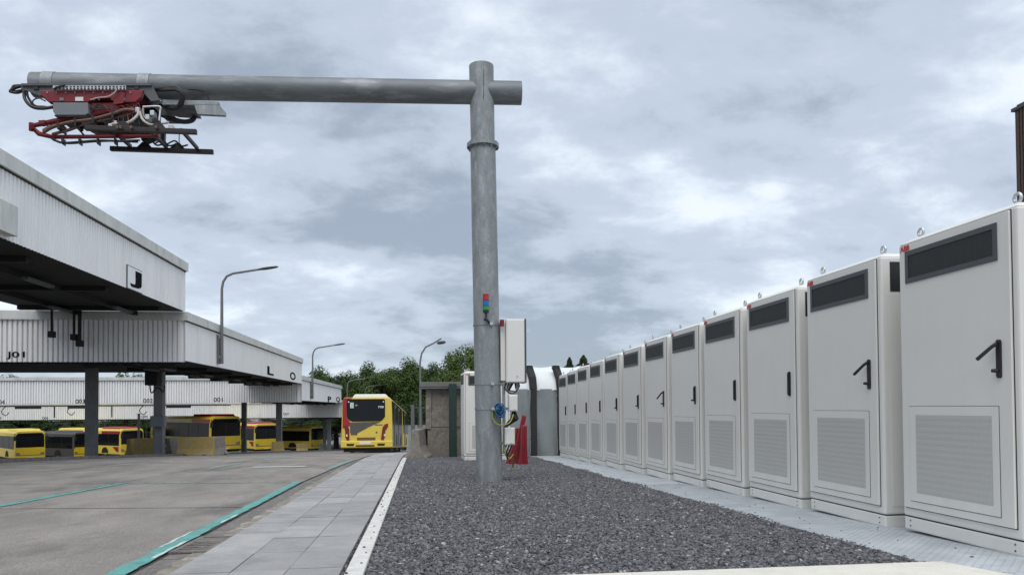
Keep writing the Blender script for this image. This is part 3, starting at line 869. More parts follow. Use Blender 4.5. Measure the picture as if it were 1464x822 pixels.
for cx in (380, 485, 598, 705):
    plate('hose_clip', [(cx - 4, 505), (cx + 4, 505), (cx + 4, 540), (cx - 4, 540)], 10.46, 10.56, M_black)
# spring and rod assembly between the arms
plate('spring_housing', [(530, 445), (650, 400), (850, 390), (900, 430), (860, 480), (760, 490), (620, 475), (560, 462)], 10.7, 10.85, M_black)
plate('linkage_plate', [(640, 405), (900, 370), (985, 380), (985, 430), (650, 445)], 10.6, 10.64, M_black)
plate('linkage_plate', [(760, 360), (860, 340), (985, 310), (985, 400), (800, 430)], 10.98, 11.02, M_black)
plate('linkage_plate', [(860, 470), (980, 470), (980, 500), (900, 530), (870, 520)], 10.85, 10.95, M_black)
for cx, cy in ((845, 332), (935, 350), (905, 375), (678, 432), (1048, 436), (705, 415)):
    plate('connector', [(cx - 13, cy - 15), (cx + 13, cy - 15), (cx + 13, cy + 15), (cx - 13, cy + 15)], 10.40, 10.52, M_galvlight, bevel=.006)
for cx in (720, 740, 805, 960):
    plate('brass_fitting', [(cx - 7, 428), (cx + 7, 428), (cx + 7, 445), (cx - 7, 445)], 10.16, 10.24, M_brass)
hose('grounding_braid', [(690, 420, 10.3), (760, 418, 10.3), (810, 400, 10.32), (850, 360, 10.38), (845, 335, 10.4)], .018, M_cable)
hose('grounding_braid', [(860, 345, 10.4), (880, 395, 10.36), (930, 425, 10.3), (990, 418, 10.3), (1040, 410, 10.3)], .016, M_cable)
hose('grounding_braid', [(880, 315, 10.42), (980, 313, 10.42), (985, 345, 10.42), (980, 400, 10.4)], .012, M_galvlight)
hose('grounding_braid', [(880, 320, 10.5), (890, 380, 10.5), (945, 385, 10.5)], .012, M_cable)
for yy in (10.62, 11.08):
    MB().tube([pp(700, 495, yy), pp(930, 400, yy)], .014, 8).build('tie_rod', M_black, pan, smooth=True)
    MB().tube([pp(560, 372, yy), pp(720, 440, yy)], .012, 8).build('tie_rod', M_galv, pan, smooth=True)
    MB().tube([pp(430, 392, yy), pp(520, 492, yy)], .012, 8).build('tie_rod', M_black, pan, smooth=True)
for cx in range(290, 860, 57):
    plate('frame_bolt', [(cx - 4, 222), (cx + 4, 222), (cx + 4, 230), (cx - 4, 230)], 10.488, 10.4995, M_galv)
for k in range(7):
    hose('control_cable', [(640 + 30*k, 300 + 4*k, 10.46), (660 + 32*k, 330 - 6*k, 10.44), (700 + 28*k, 372 - 4*k, 10.44), (690 + 34*k, 425, 10.36)], .006, M_rubber if k % 3 else M_red)
# contact bars: same height, one behind the other
yb1, yb2 = 10.24, 11.02
za = pp(900, 577, yb2).z
xa, xb = pp(680, 577, yb2).x, pp(1313, 577, yb2).x
for yb_ in (yb1, yb2):
    bar = MB().box((xa, yb_ - .03, za - .028), (xb, yb_ + .03, za + .026)).build('contact_bar', M_bar, pan, bevel=.004)
    MB().box((xa, yb_ - .034, za - .034), (xb, yb_ + .034, za - .0285)).build('wear_strip', M_bar, bar)
    for f in (.33, .65):
        xx = xa + (xb - xa) * f
        MB().prism([(xx - .10, yb_ - .02, za + .026), (xx + .10, yb_ - .02, za + .026), (xx + .04, yb_ - .02, za + .10), (xx - .03, yb_ - .02, za + .10)], (0, .04, 0)).build('bar_bracket', M_black, bar)
for k in range(3):
    xx = xa + (xb - xa) * (.3 + .12 * k)
    MB().tube(loop([(xx, yb2, za + .08), (xx + .12, yb2 - .02, za + .13), (xx + .22, yb2 - .05, za + .05), (xx + .3, yb2 - .02, za + .08)]), .012, 6).build('jumper_lead', M_rubber, pan, smooth=True)
plate('head_post', [(985, 460), (1015, 460), (1012, 530), (988, 530)], 10.98, 11.04, M_black)
MB().tube([pp(1103, 462, 10.95), pp(1103, 540, 10.95)], .007, 6).build('guide_rod', M_frame, pan)
for f in (.2, .55, .85):
    xx = xa + (xb - xa) * f
    MB().box((xx - .02, yb1 + .03, za + .01), (xx + .02, yb2 - .03, za + .05)).build('head_cross_bar', M_bar, pan)

# ------------------------------------------------------------------ canopies (stepping down the yard)
FX, FXL = -9.70, -15.4                        # right and left edge of each long roof
FH, PH = 1.67, 0.34
def corr_x(X, ya, yb, z0, z1, sgn, pitch=0.17, d=0.035):
    """corrugated sheet in the plane X, ribs upright, facing sgn*X"""
    n = int((yb - ya) / pitch); prof = []
    for k in range(n):
        y = ya + k * pitch
        prof += [(y, 0), (y + .10, 0), (y + .115, -d), (y + .155, -d)]
    prof.append((yb, 0))
    vs, fs = [], []
    for (y, o) in prof:
        vs += [(X + o * sgn, y, z0), (X + o * sgn, y, z1)]
    for k in range(len(prof) - 1):
        fs.append((2*k, 2*k+2, 2*k+3, 2*k+1))
    return MB().add(vs, fs)
def corr_y(Y, xa, xb, z0, z1, pitch=0.19, d=0.11):
    n = int((xb - xa) / pitch); prof = []
    for k in range(n):
        x = xa + k * pitch
        prof += [(x, 0), (x + .115, 0), (x + .13, d), (x + .175, d)]
    prof.append((xb, 0))
    vs, fs = [], []
    for (x, o) in prof:
        vs += [(x, Y + o, z0), (x, Y + o, z1)]
    for k in range(len(prof) - 1):
        fs.append((2*k, 2*k+2, 2*k+3, 2*k+1))
    return MB().add(vs, fs)
def canopy(label, zs, Y0, Y1, wing=None, wd=9.0, ca=(), fdrop=0.0, FXL=-15.4):
    t = root('bus_canopy', (FX, Y0, zt(Y0)), label, 'canopy', 'white clad bus canopies stepping down the yard')
    zp = zs + FH
    X0 = FXL
    # long roof
    corr_x(FX, Y0, Y1, zs + .02, zp, 1).build('side_cladding', M_white, t)
    corr_x(FXL, Y0 + (wd if wing else 0), Y1, zs + .02, zp, -1).build('side_cladding', M_white, t)
    corr_y(Y1 - .002, FXL, FX, zs + .02, zp, d=-.04).build('end_cladding', M_white, t)
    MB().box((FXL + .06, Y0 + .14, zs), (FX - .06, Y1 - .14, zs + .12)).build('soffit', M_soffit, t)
    MB().box((FXL + .06, Y0 + .14, zp - .05), (FX - .06, Y1 - .14, zp + .1)).build('roof_deck', M_roofing, t)
    y = Y0; k = 0
    while y < Y1 - .1:
        y2 = min(y + 4.2, Y1 + .06)
        MB().box((FX - .10, y + .006 - (.06 if y == Y0 else 0), zp - .01), (FX + .10, y2 - .006, zp + PH)).build('parapet_panel', M_parapet, t)
        if not wing or y >= Y0 + wd:
            MB().box((FXL - .10, y + .006, zp - .01), (FXL + .10, y2 - .006, zp + PH)).build('parapet_panel', M_parapet, t)
        y += 4.2
    MB().box((FX - .04, Y0, zp - .05), (FX + .03, Y1, zp - .012)).build('drip_edge', M_seam, t)
    # front
    xe = wing if wing else FXL
    corr_y(Y0 - .0, xe, FX - .003, zs - fdrop, zp).build('front_cladding', M_white, t)
    x = FX - .105
    while x > xe:
        x2 = max(x - 4.2, xe)
        MB().box((x2 + .006, Y0 - .10, zp - .01), (x - .006, Y0 + .10, zp + (PH if not wing or Y0 < 40 else .24))).build('parapet_panel', M_parapet, t)
        x -= 4.2
    if wing:
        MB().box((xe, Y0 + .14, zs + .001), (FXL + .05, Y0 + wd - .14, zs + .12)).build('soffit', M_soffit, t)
        MB().box((xe, Y0 + .14, zp - .05), (FXL + .05, Y0 + wd - .14, zp + .1)).build('roof_deck', M_roofing, t)
        corr_y(Y0 + wd, xe, FXL, zs + .02, zp, d=-.04).build('back_cladding', M_white, t)
        MB().box((xe, Y0 + wd - .1, zp - .01), (FXL - .105, Y0 + wd + .1, zp + PH)).build('parapet_panel', M_parapet, t)
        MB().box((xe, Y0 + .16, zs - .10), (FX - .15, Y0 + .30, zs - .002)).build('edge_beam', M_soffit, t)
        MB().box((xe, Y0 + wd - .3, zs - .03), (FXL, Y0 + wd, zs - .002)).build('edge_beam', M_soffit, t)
    # beams under the soffit
    for yb_ in frange(Y0 + .5, Y1 - 1.5, 4.5):
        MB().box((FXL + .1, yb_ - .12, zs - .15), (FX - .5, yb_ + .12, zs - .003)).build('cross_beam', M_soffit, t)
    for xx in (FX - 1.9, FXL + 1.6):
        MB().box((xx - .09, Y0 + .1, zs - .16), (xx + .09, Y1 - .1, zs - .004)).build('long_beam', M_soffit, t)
        for yl in frange(Y0 + 2, Y1 - 3, 6):
            MB().box((xx + .25, yl, zs - .26), (xx + .43, yl + 1.5, zs - .18)).build('strip_light', M_frame, t)
    for (cx, cy, cw) in ca:
        MB().box((cx - cw/2, cy - cw/2, zt(cy) - .1), (cx + cw/2, cy + cw/2, zs - .004)).build('column', M_col, t, bevel=.02)
    return t
def fascia_text(t, txt, px0, px1, py0, py1, bold=.02, X=FX + .006):
    a = atX(px0, py1, FX); b = atX(px1, py0, FX)
    z0 = (atX((px0+px1)/2, py1, FX)).z; z1 = (atX((px0+px1)/2, py0, FX)).z
    mb = fit_text(txt, 0, b.y - a.y, z0, z1, .012, bold)
    rot_to_xside(mb, X, a.y, 1).build('letter', M_letter, t)
def front_text(t, txt, px0, px1, py0, py1, Y, bold=0.0):
    a = atY(px0, py1, Y); b = atY(px1, py0, Y)
    mb = fit_text(txt, a.x, b.x, a.z, a.z + (b.z - a.z), .012, bold)
    move(mb, (0, Y - .008, 0)).build('letter', M_letter, t)

YA, YB, YC = 31.5, 60.4, 88.4
cj = canopy('nearest and highest white corrugated canopy, with the letter J on its fascia', 4.80, -4.0, YA, None, ca=((-13.6, 12.0, .6), (-13.6, 0.0, .6)))
c131 = atY(131, 600, 36.6); c228 = atY(228, 600, 37.0)
cl_ = canopy('second white canopy, with L and O on its fascia and J01 on its front', 2.79, YA, YB, -78,
    ca=((c131.x, 36.6, .44), (c228.x, 37.0, .42), (-29, 36.8, .6), (-42, 36.8, .6)), fdrop=.03, FXL=-13.9)
cp = canopy('third white canopy, with P and Q on its fascia and bay number 001', 1.45, YB, YC, -80,
    ca=((atY(349, 600, 65).x, 65, .38), (atY(399, 600, 65).x, 65, .46), (-40, 65.5, .5), (-55, 65.5, .5)), fdrop=.11, FXL=-13.9)
cq = canopy('lowest far white canopy, carrying the small Q bay numbers on its front', -0.22, YC, 104, -90,
    FXL=-13.9, ca=((atY(430, 600, 92).x, 92, .38), (atY(464, 600, 92).x, 92, .38), (atY(470.5, 600, 90).x, 90, .42), (-35, 92, .4), (-50, 92, .4)))
# J letter plate, sign box
a = atX(181, 414, FX); b = atX(202, 385, FX)
z0, z1 = atX(192, 412, FX).z, atX(192, 388, FX).z
MB().box((FX + .002, a.y, z0 - .08), (FX + .04, b.y, z1 + .08)).build('letter_plate', M_white, cj)
MB().box((FX + .001, a.y - .03, z0 - .11), (FX + .03, b.y + .03, z1 + .11)).build('plate_edge', M_ventframe, cj)
fascia_text(cj, 'J', 184, 200.5, 387.5, 412, .035, FX + .048)
fascia_text(cl_, 'L', 382, 391, 524, 536, .03, FX + .008)
fascia_text(cl_, 'O', 414.5, 422.5, 532, 543, .02, FX + .008)
fascia_text(cp, 'P', 468.5, 473.5, 566.5, 574.5, .03, FX + .008)
fascia_text(cp, 'Q', 480.5, 486, 567.3, 575.3, .02, FX + .008)
a = atX(-14, 330, FX); b = atX(11.5, 330, FX)
MB().box((FX + .002, a.y, atX(0, 334, FX).z), (FX + .22, b.y, atX(0, 290, FX).z)).build('sign_box', M_parapet, cj, bevel=.01)
front_text(cl_, 'J01', 9, 35.5, 502.5, 513.5, YA, .012)
front_text(cp, '004', -7, 7, 571.5, 578, YB)
front_text(cp, '003', 108, 121.5, 570.5, 576.8, YB)
front_text(cp, '002', 205, 218.5, 569.5, 575.8, YB)
front_text(cp, '001', 305.5, 318.5, 568, 574, YB)
front_text(cq, 'Q06', 60, 69, 595.5, 599.8, YC)
front_text(cq, 'Q04', 202, 211, 593.5, 597.8, YC)
front_text(cq, 'Q01', 405, 413, 589.8, 593.6, YC)
front_text(cq, 'Q07', -8, 2, 596.2, 600.6, YC)
# drop pipes, conduits and hose reels hanging under the canopies
for t, zs, Y0, pts in ((cl_, 4.80, YA, [(74, 478, .02), (106, 482, .04), (114, 491, .11)]),):
    for (px, py, ww) in pts:
        q = atY(px, py, Y0 - .5)
        MB().box((q.x - ww * .3, Y0 - .6, q.z), (q.x + ww * .3, Y0 - .42, zs - .01)).build('drop_pipe', M_soffit, cj)
        MB().box((q.x - max(ww, .1), Y0 - .62, q.z - .12), (q.x + max(ww, .1), Y0 - .38, q.z + .12)).build('drop_box', M_soffit, cj)
for t, zs, Y0, xs_ in ((cp, 1.45, YB, (8, 40, 78, 102, 115, 160, 205, 255)), (cq, -.22, YC, (20, 90, 150, 230, 420))):
    q0, q1 = atY(-20, 583, Y0 + .6), atY(330, 580, Y0 + .6)
    MB().tube([(q0.x, Y0 + .6, zs - .3), (q1.x, Y0 + .6, zs - .3)], .035, 6).build('conduit', M_soffit, t)
    for k, px in enumerate(xs_):
        q = atY(px, 585, Y0 + .6)
        if k % 3 == 0:
            MB().tube(loop([(q.x, Y0 + .6, zs - .3), (q.x - .3, Y0 + .6, zs - .7), (q.x, Y0 + .6, zs - 1.0), (q.x + .25, Y0 + .6, zs - .75)], 20), .03, 6).build('hanging_hose', M_rubber, t)
        elif k % 3 == 1:
            MB().box((q.x - .9, Y0 + .5, zs - .5), (q.x + .9, Y0 + .75, zs - .32)).build('strip_light', M_frame, t)
        else:
            MB().box((q.x - .04, Y0 + .55, zs - 1.2), (q.x + .04, Y0 + .63, zs - .3)).build('drop_pipe', M_frame, t)
# boxes on the second column
q0, q1 = atY(211, 551, 36.5), atY(229, 527, 36.5)
o = root('hose_reel', (q0.x, 36.3, q0.z), 'dark hose reel hung high on the column beside bay 002', 'hose reel')
MB().box((q0.x, 36.1, q0.z), (q1.x, 36.65, q1.z)).build('reel_case', M_soffit, o, bevel=.03)
MB().tube(loop([(q0.x + .2, 36.2, q0.z), (q0.x + .3, 36.15, q0.z - .35), (q0.x + .55, 36.2, q0.z - .1), (q0.x + .8, 36.2, q0.z - .3), (q1.x + .3, 36.2, q0.z)]), .03, 6).build('hose', M_rubber, o, smooth=True)
q0, q1 = atY(217, 610, 36.6), atY(236.5, 594, 36.6)
o = root('switch_cabinet', (q0.x, 36.5, q0.z), 'grey switch cabinet fixed at mid height on the column beside bay 002', 'cabinet')
MB().box((q0.x, 36.35, q0.z), (q1.x + .02, 36.695, q1.z)).build('housing', M_greybox, o, bevel=.02)
MB().box((q0.x + .05, 36.33, q0.z + .05), (q1.x - .2, 36.35, q1.z - .05)).build('cabinet_door', M_greybox, o)
q0 = atY(198.5, 592, 42.0)
o = root('steel_post', (q0.x, 42, zt(42)), 'plain grey steel post standing behind the yellow barriers near bay 002', 'post')
MB().tube([(q0.x, 42, zt(42) - .1), (q0.x, 42, q0.z)], .065, 12).build('shaft', M_col, o, smooth=True)
MB().tube([(q0.x, 42, q0.z), (q0.x, 42, q0.z + .04)], .075, 12).build('cap', M_col, o, smooth=True)

# ------------------------------------------------------------------ street lamps
def lamp(label, base, top_z, arm, head=0.75, r=.075, bracket=False, flip=False):
    b = Vector(base)
    t = root('street_lamp', b, label, 'street lamp', 'street lamps in the bus yard')
    h = top_z - b.z
    path = [b, b + Vector((0, 0, h * .5)), b + Vector((0, 0, h - .95)), b + Vector((.06, 0, h - .62)), b + Vector((.22, 0, h - .36)), b + Vector((.5, 0, h - .22)), b + Vector((arm, 0, h))]
    MB().tube(path, [r, r*.85, r*.72, r*.7, r*.68, r*.65, r*.6], 10).build('pole', M_lamp, t, smooth=True)
    p = path[-1]
    d = Vector((1, 0, .16)).normalized()
    q = p - d * .1
    if flip:
        q = p + Vector((-.18, 0, -.20))
    L_ = head
    hd = MB()
    n = 7
    rings = []
    prof = [(0, .05, .05), (.08, .09, .07), (.3, .13, .085), (.6, .13, .075), (.9, .10, .05), (1.0, .03, .02)]
    hd.tube([q + d * L_ * u_[0] for u_ in prof], [u_[1] for u_ in prof], 10)
    zc_ = q.z
    for p_ in hd.v:
        ax = q + d * ((p_ - q).dot(d))
        p_.z = ax.z + (p_.z - ax.z) * .5
    hd.build('lamp_head', M_lamphead, t, smooth=True)
    if bracket:
        for f in (.10, .45):
            MB().box((b.x - .205, b.y - .05, b.z + h * f * .6), (b.x + .05, b.y + .05, b.z + h * f * .6 + .10)).build('bracket', M_galvlight, t)
        MB().box((b.x - .207, b.y - .10, b.z), (b.x - .10, b.y + .10, b.z + h * .30)).build('back_plate', M_lamp, t)
    return t
p0 = atX(317, 520, FX + .21); pt_ = atX(317, 384, FX + .21)
lamp('tall street lamp bracketed to the L canopy fascia, nearest of all lamps', (p0.x, p0.y, p0.z), pt_.z, 1.75, 0.95, .085, True)
p0 = atX(447, 570, FX + .21); pt_ = atX(447, 496.5, FX + .21)
lamp('street lamp bracketed to the fascia beside the letters P and Q', (p0.x, p0.y, p0.z), pt_.z + .2, 1.9, 0.95, .085, True)
p0 = atY(601, 600, 30); pt_ = atY(601, 483.5, 30)
lamp('street lamp behind the concrete shed with its head tilted off the arm', (p0.x, 30, zt(30)), pt_.z, .86, .36, .05, False, True)
p0 = atY(496.5, 600, 88); pt_ = atY(496.5, 541, 88)
lamp('distant pale street lamp rising behind the left side of the departing bus', (p0.x, 88, zt(88)), pt_.z, 2.2, 1.0, .08)
p0 = atY(522.5, 600, 108); pt_ = atY(522.5, 550, 108)
lamp('farthest small street lamp showing above the roof of the departing bus', (p0.x, 108, zt(108)), pt_.z, 2.4, 1.0, .08)

# ------------------------------------------------------------------ buses
def wheel(t, x, y, r=.48):
    w_ = .26
    s_ = 1 if x > 0 else -1
    ty = MB().tube([(x - s_*w_, y, r), (x, y, r)], r, 24).build('tyre', M_tyre, None, smooth=True)
    ty.name = 'wheel'; ty.parent = t
    MB().tube([(x - s_*.02, y, r), (x + s_*.015, y, r)], r * .56, 16).build('rim', M_greybox, ty, smooth=True)
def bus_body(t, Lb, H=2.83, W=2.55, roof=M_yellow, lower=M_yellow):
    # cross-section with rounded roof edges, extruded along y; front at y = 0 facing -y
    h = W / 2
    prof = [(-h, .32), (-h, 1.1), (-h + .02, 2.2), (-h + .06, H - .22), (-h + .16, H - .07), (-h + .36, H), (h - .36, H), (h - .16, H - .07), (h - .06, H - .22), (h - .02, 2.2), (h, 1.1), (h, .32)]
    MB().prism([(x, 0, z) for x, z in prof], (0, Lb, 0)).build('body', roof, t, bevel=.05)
    MB().box((-h + .08, .15, .10), (h - .08, Lb - .15, .34)).build('underside', M_tyre, t)
    for s_ in (-1, 1):
        for yw in (2.75, Lb - 3.3):
            wheel(t, s_ * (h - .02), yw)
            a_ = MB()
            poly = [(s_ * (h + .006), yw + .62 * math.cos(q), .44 + .60 * math.sin(q)) for q in [math.pi * j / 10 for j in range(11)]]
            a_.prism(poly, (s_ * .006, 0, 0)).build('wheel_arch', M_tyre, t)
def side_windows(t, Lb, W, z0, z1, s_, n=6, y0=.25, y1=None):
    h = W / 2
    y1 = y1 or Lb - .5
    MB().box((min(s_*(h-.03), s_*(h + .008)), y0, z0), (max(s_*(h-.03), s_*(h + .008)), y1, z1)).build('side_window_band', M_glass, t)
    for k_ in range(1, n):
        yy = y0 + (y1 - y0) * k_ / n
        MB().box((min(s_*(h+.006), s_*(h + .012)), yy - .02, z0 + .02), (max(s_*(h+.006), s_*(h + .012)), yy + .02, z1 - .02)).build('window_bar', M_tyre, t)

def parked_bus(label, px, py, Y, heading, red=True, Lb=12.0, S=1.0, roof=M_yellow, dim=False):
    """front centre on the ground seen at (px, py); heading = angle of the nose from -Y toward +X"""
    t = root('parked_bus', (0, 0, 0), label, 'bus', 'yellow buses parked under the canopies')
    W, H = 2.55, 2.95
    bus_body(t, Lb, H, W, roof)
    h = W / 2
    for s_ in (-1, 1):
        side_windows(t, Lb, W, 1.22, 2.42, s_)
        MB().box((min(s_*(h-.03), s_*(h+.005)), 0.15, 2.45), (max(s_*(h-.03), s_*(h+.005)), 3.4, 2.72)).build('side_panel', M_busred if red else roof, t)
        if red:
            MB().prism([(s_*(h+.004), .3, 1.10), (s_*(h+.004), 1.4, 1.10), (s_*(h+.004), .7, .62), (s_*(h+.004), .3, .55)], (s_*.004, 0, 0)).build('side_panel', M_busred, t)
    # front: big windscreen over a yellow apron
    ws = MB().prism([(-h + .09, -.012, 1.36), (h - .09, -.012, 1.36), (h - .11, -.012, 2.55), (h - .3, -.012, 2.74), (-h + .3, -.012, 2.74), (-h + .11, -.012, 2.55)], (0, .03, 0)).build('windscreen', M_glass, t)
    MB().box((-.9, -.02, 2.42), (.9, -.011, 2.66)).build('destination_display', M_letter, ws)
    MB().box((-.012, -.018, 1.14), (.012, -.011, 2.4)).build('pillar', M_tyre, ws)
    ap = MB().prism([(-h + .05, -.02, .42), (h - .05, -.02, .42), (h - .03, -.02, 1.15), (h - .2, -.02, 1.33), (-h + .2, -.02, 1.33), (-h + .03, -.02, 1.15)], (0, .04, 0)).build('apron', M_yellow, t)
    MB().box((-h + .02, -.05, .30), (h - .02, .06, .44)).build('bumper', M_yellow, t)
    MB().box((-h + .08, -.026, .60), (h - .08, -.018, .655)).build('apron_groove', M_busgrey, t)
    MB().box((-.26, -.058, .34), (.26, -.048, .42)).build('number_plate', M_offwhite, t)
    for s_ in (-1, 1):
        MB().prism([(s_*(h - .10), -.03, .68), (s_*(h - .46), -.03, .68), (s_*(h - .40), -.03, .86), (s_*(h - .10), -.03, .92)], (0, .012, 0)).build('headlight', M_greybox, t)
        MB().tube([(s_*(h - .05), -.02, 2.65), (s_*(h + .05), -.28, 2.66), (s_*(h + .06), -.32, 2.45)], .03, 6).build('mirror_arm', M_tyre, t)
        MB().box((s_*(h + .06) - .1, -.40, 2.02), (s_*(h + .06) + .1, -.28, 2.46)).build('mirror', M_tyre, t, bevel=.03)
    MB().prism([(-h + .25, .5, H - .01), (h - .25, .5, H - .01), (h - .35, .6, H + .16), (-h + .35, .6, H + .16)], (0, 3.2, 0)).build('roof_unit', M_busred if red else roof, t)
    for ch in t.children_recursive: pass
    g_ = atY(px, py, Y)
    t.location = (g_.x, Y, zx(g_.x, Y) + .01)
    t.rotation_euler = (0, 0, R(heading))
    t.scale = (S, S, S)
    return t
parked_bus('yellow and red bus at bay 001, behind the big yellow barrier block', 323, 648, 61.5, 40)
parked_bus('yellow bus cut by the left edge of the photo under the Q canopy', 43, 652, 76, 40, False, roof=M_cream)
parked_bus('yellow bus with a pink roof panel seen between the two near columns', 189, 650, 81, 52, True, roof=M_cream)
parked_bus('dark bus with its shade painted in as grey, apron left yellow, left of the first near column', 122, 650, 84, 56, False, roof=M_busgrey)  # grey body colour stands in for the shade this bus is parked in
parked_bus('red and yellow bus framed between the two far slender columns', 381, 643, 80, 37, True, roof=M_cream)
parked_bus('long yellow bus at the far end, right of the second slender column', 454, 642, 92, 60, False, roof=M_cream)

# the departing bus, seen from behind
def depart_bus():
    Lb = 17.5
    t = root('city_bus', (0, 0, 0), 'yellow and red articulated bus seen from behind on the lane, numbered 738', 'bus')
    W, H = 2.55, 2.80
    k = .00533
    def P(cx, cy): return ((cx - 308) * k, (745 - cy) * k)
    h = W / 2
    prof = [(-h, .24), (-h, 1.1), (-h + .03, 2.2), (-h + .05, H - .14), (-h + .14, H), (h - .14, H), (h - .05, H - .14), (h - .03, 2.2), (h, 1.1), (h, .24)]
    MB().prism([(x, 0, z) for x, z in prof], (0, 9.2, 0)).build('rear_body', M_lemon, t, bevel=.05)
    MB().prism([(x * .97, 9.2, z * .985) for x, z in prof], (0, 1.1, 0)).build('bellows', M_tyre, t)
    MB().prism([(x, 10.3, z) for x, z in prof], (0, Lb - 10.3, 0)).build('front_body', M_lemon, t, bevel=.05)
    MB().box((-h + .1, .1, .05), (h - .1, Lb - .2, .3)).build('underside', M_tyre, t)
    for s_ in (-1, 1):
        for yw in (3.4, 7.6, Lb - 2.7):
            wheel(t, s_ * (h - .02), yw)
            MB().prism([(s_ * (h + .004), yw + .6 * math.cos(q), .40 + .58 * math.sin(q)) for q in [math.pi * j / 10 for j in range(11)]], (s_ * .006, 0, 0)).build('wheel_arch', M_tyre, t)
        side_windows(t, 9.2, W, 1.15, 2.62, s_, 4, .22, 9.1)
        side_windows(t, Lb, W, 1.15, 2.62, s_, 4, 10.4, Lb - .3)
        for ya, yb in ((1.6, 2.7), (5.0, 6.3), (12.0, 13.3)):
            if s_ > 0:
                d_ = MB().box((h + .007, ya, .34), (h + .022, yb, 2.5)).build('door', M_busgrey, t)
                MB().box((h + .022, ya + .12, .5), (h + .026, yb - .12, 2.35)).build('door_pane', M_glass, d_)
        MB().box((min(s_*(h-.02), s_*(h+.005)), .3, .3), (max(s_*(h-.02), s_*(h+.005)), 9.0, 1.13)).build('side_panel', M_busgrey, t)
    def rp(name, pts, m, d=.012, y=-.0, parent=t):
        return MB().prism([(P(a, b)[0], y - d, P(a, b)[1]) for a, b in pts], (0, d, 0)).build(name, m, parent)
    rp('rear_red_panel', [(82, 240), (100, 224), (175, 224), (140, 238), (118, 260), (118, 415), (150, 452), (150, 490), (110, 505), (80, 515)], M_busred, .014)
    win = rp('rear_window', [(128, 236), (470, 236), (478, 246), (478, 402), (462, 425), (438, 447), (175, 449), (142, 436), (120, 412), (118, 246)], M_glass, .022)
    rp('rear_grey_panel', [(150, 458), (438, 452), (330, 500), (222, 558), (150, 556)], M_busgrey, .013)
    for pts in ([(92, 492), (128, 486), (142, 520), (146, 622), (122, 628), (108, 600), (106, 540)], [(508, 470), (478, 476), (455, 505), (440, 622), (462, 630), (476, 600), (480, 540), (506, 500)]):
        tl_ = rp('tail_lamp', pts, M_lampred, .03)
        cx = sum(a for a, b in pts) / len(pts)
        rp('reversing_lens', [(cx - 7, 570), (cx + 7, 570), (cx + 7, 590), (cx - 7, 590)], M_offwhite, .035, 0, tl_)
    bp_ = MB().box((-h - .02, -.09, .26), (h + .02, .04, .60)).build('bumper', M_lemon, t, bevel=.04)
    for pts in ([(118, 658), (192, 658), (186, 680), (125, 680)], [(205, 672), (380, 672), (380, 686), (205, 686)], [(405, 658), (480, 658), (474, 680), (410, 680)]):
        rp('bumper_slot', pts, M_tyre, .010, -.086, bp_)
    rp('number_plate', [(240, 640), (345, 640), (345, 662), (240, 662)], M_offwhite, .008, -.088, bp_)
    rp('engine_grille', [(158, 556), (218, 556), (218, 576), (158, 576)], M_busgrey, .016)
    rp('engine_grille', [(215, 600), (388, 600), (388, 626), (215, 626)], M_brass, .016)
    rp('lid_seam', [(383, 478), (455, 478), (455, 486), (383, 486)], M_busgrey, .014)
    rp('sticker', [(150, 268), (184, 268), (184, 322), (150, 322)], M_lightgreen, .024, 0, win)
    rp('sticker', [(190, 295), (208, 283), (226, 295), (208, 307)], M_greybox, .024, 0, win)
    for cx in (136, 463):
        rp('marker_lamp', [(cx - 6, 256), (cx + 6, 256), (cx + 6, 268), (cx - 6, 268)], M_offwhite, .026, 0, win)
    rp('logo_stripe', [(175, 480), (272, 478), (272, 485), (178, 487)], M_brass, .02)
    x0, z0 = P(412, 322); x1, z1 = P(465, 302)
    mb = fit_text('738', x0, x1, z0, z1, .004, .03)
    move(mb, (0, -.026, 0)).build('fleet_number', M_offwhite, win)
    rp('hatch', [(392, 545), (405, 545), (405, 560), (392, 560)], M_busgrey, .016)
    MB().prism([(P(165, 0)[0], .15, H - .01), (P(505, 0)[0], .15, H - .01), (P(480, 0)[0], .2, H + .18), (P(190, 0)[0], .2, H + .18)], (0, 3.0, 0)).build('roof_unit', M_offwhite, t, bevel=.04)
    MB().tube([(h, Lb - .3, 2.5), (h + .22, Lb + .1, 2.45), (h + .25, Lb + .1, 2.1)], .04, 6).build('mirror', M_tyre, t)
    return t
M_lemon = mat('bus_lemon', (0.66, 0.50, 0.075), 0.4, var=0.06, scale=2)
M_lightgreen = mat('sticker_green', (0.45, 0.60, 0.48), 0.5)
db = depart_bus()
q = atY(524.5, 640, 38.0)
db.location = (q.x, 38.0, zt(38.0) + .02)
db.rotation_euler = (R(-2.9), 0, R(-1.3))

# ------------------------------------------------------------------ barriers
def jersey(label, m, loc, rz, L_=1.9, hh=.92, group=None, S=1.0):
    t = root('concrete_barrier', (0, 0, 0), label, 'barrier', group)
    prof = [(-.30, 0), (-.30, .08), (-.22, .16), (-.13, .36), (-.09, hh), (.09, hh), (.13, .36), (.22, .16), (.30, .08), (.30, 0)]
    MB().prism([(-L_/2, a, b) for a, b in prof], (L_, 0, 0)).build('block', m, t, bevel=.02)
    for x in (-L_*.27, L_*.27):
        MB().prism([(x - .14, -.302, 0.001), (x + .14, -.302, .001), (x + .09, -.302, .07), (x - .09, -.302, .07)], (0, .08, 0)).build('lifting_slot', M_joint, t)
    t.location = loc; t.rotation_euler = (0, 0, rz); t.scale = (S, S, S)
    return t
def jb(label, px, py, Y, rz, L_=1.6, m=M_yconc, hh=.9):
    q = atY(px, py, Y)
    return jersey(label, m, (q.x, Y, zt(Y) - .01), R(rz), L_, hh, 'barrier blocks around the canopy columns')
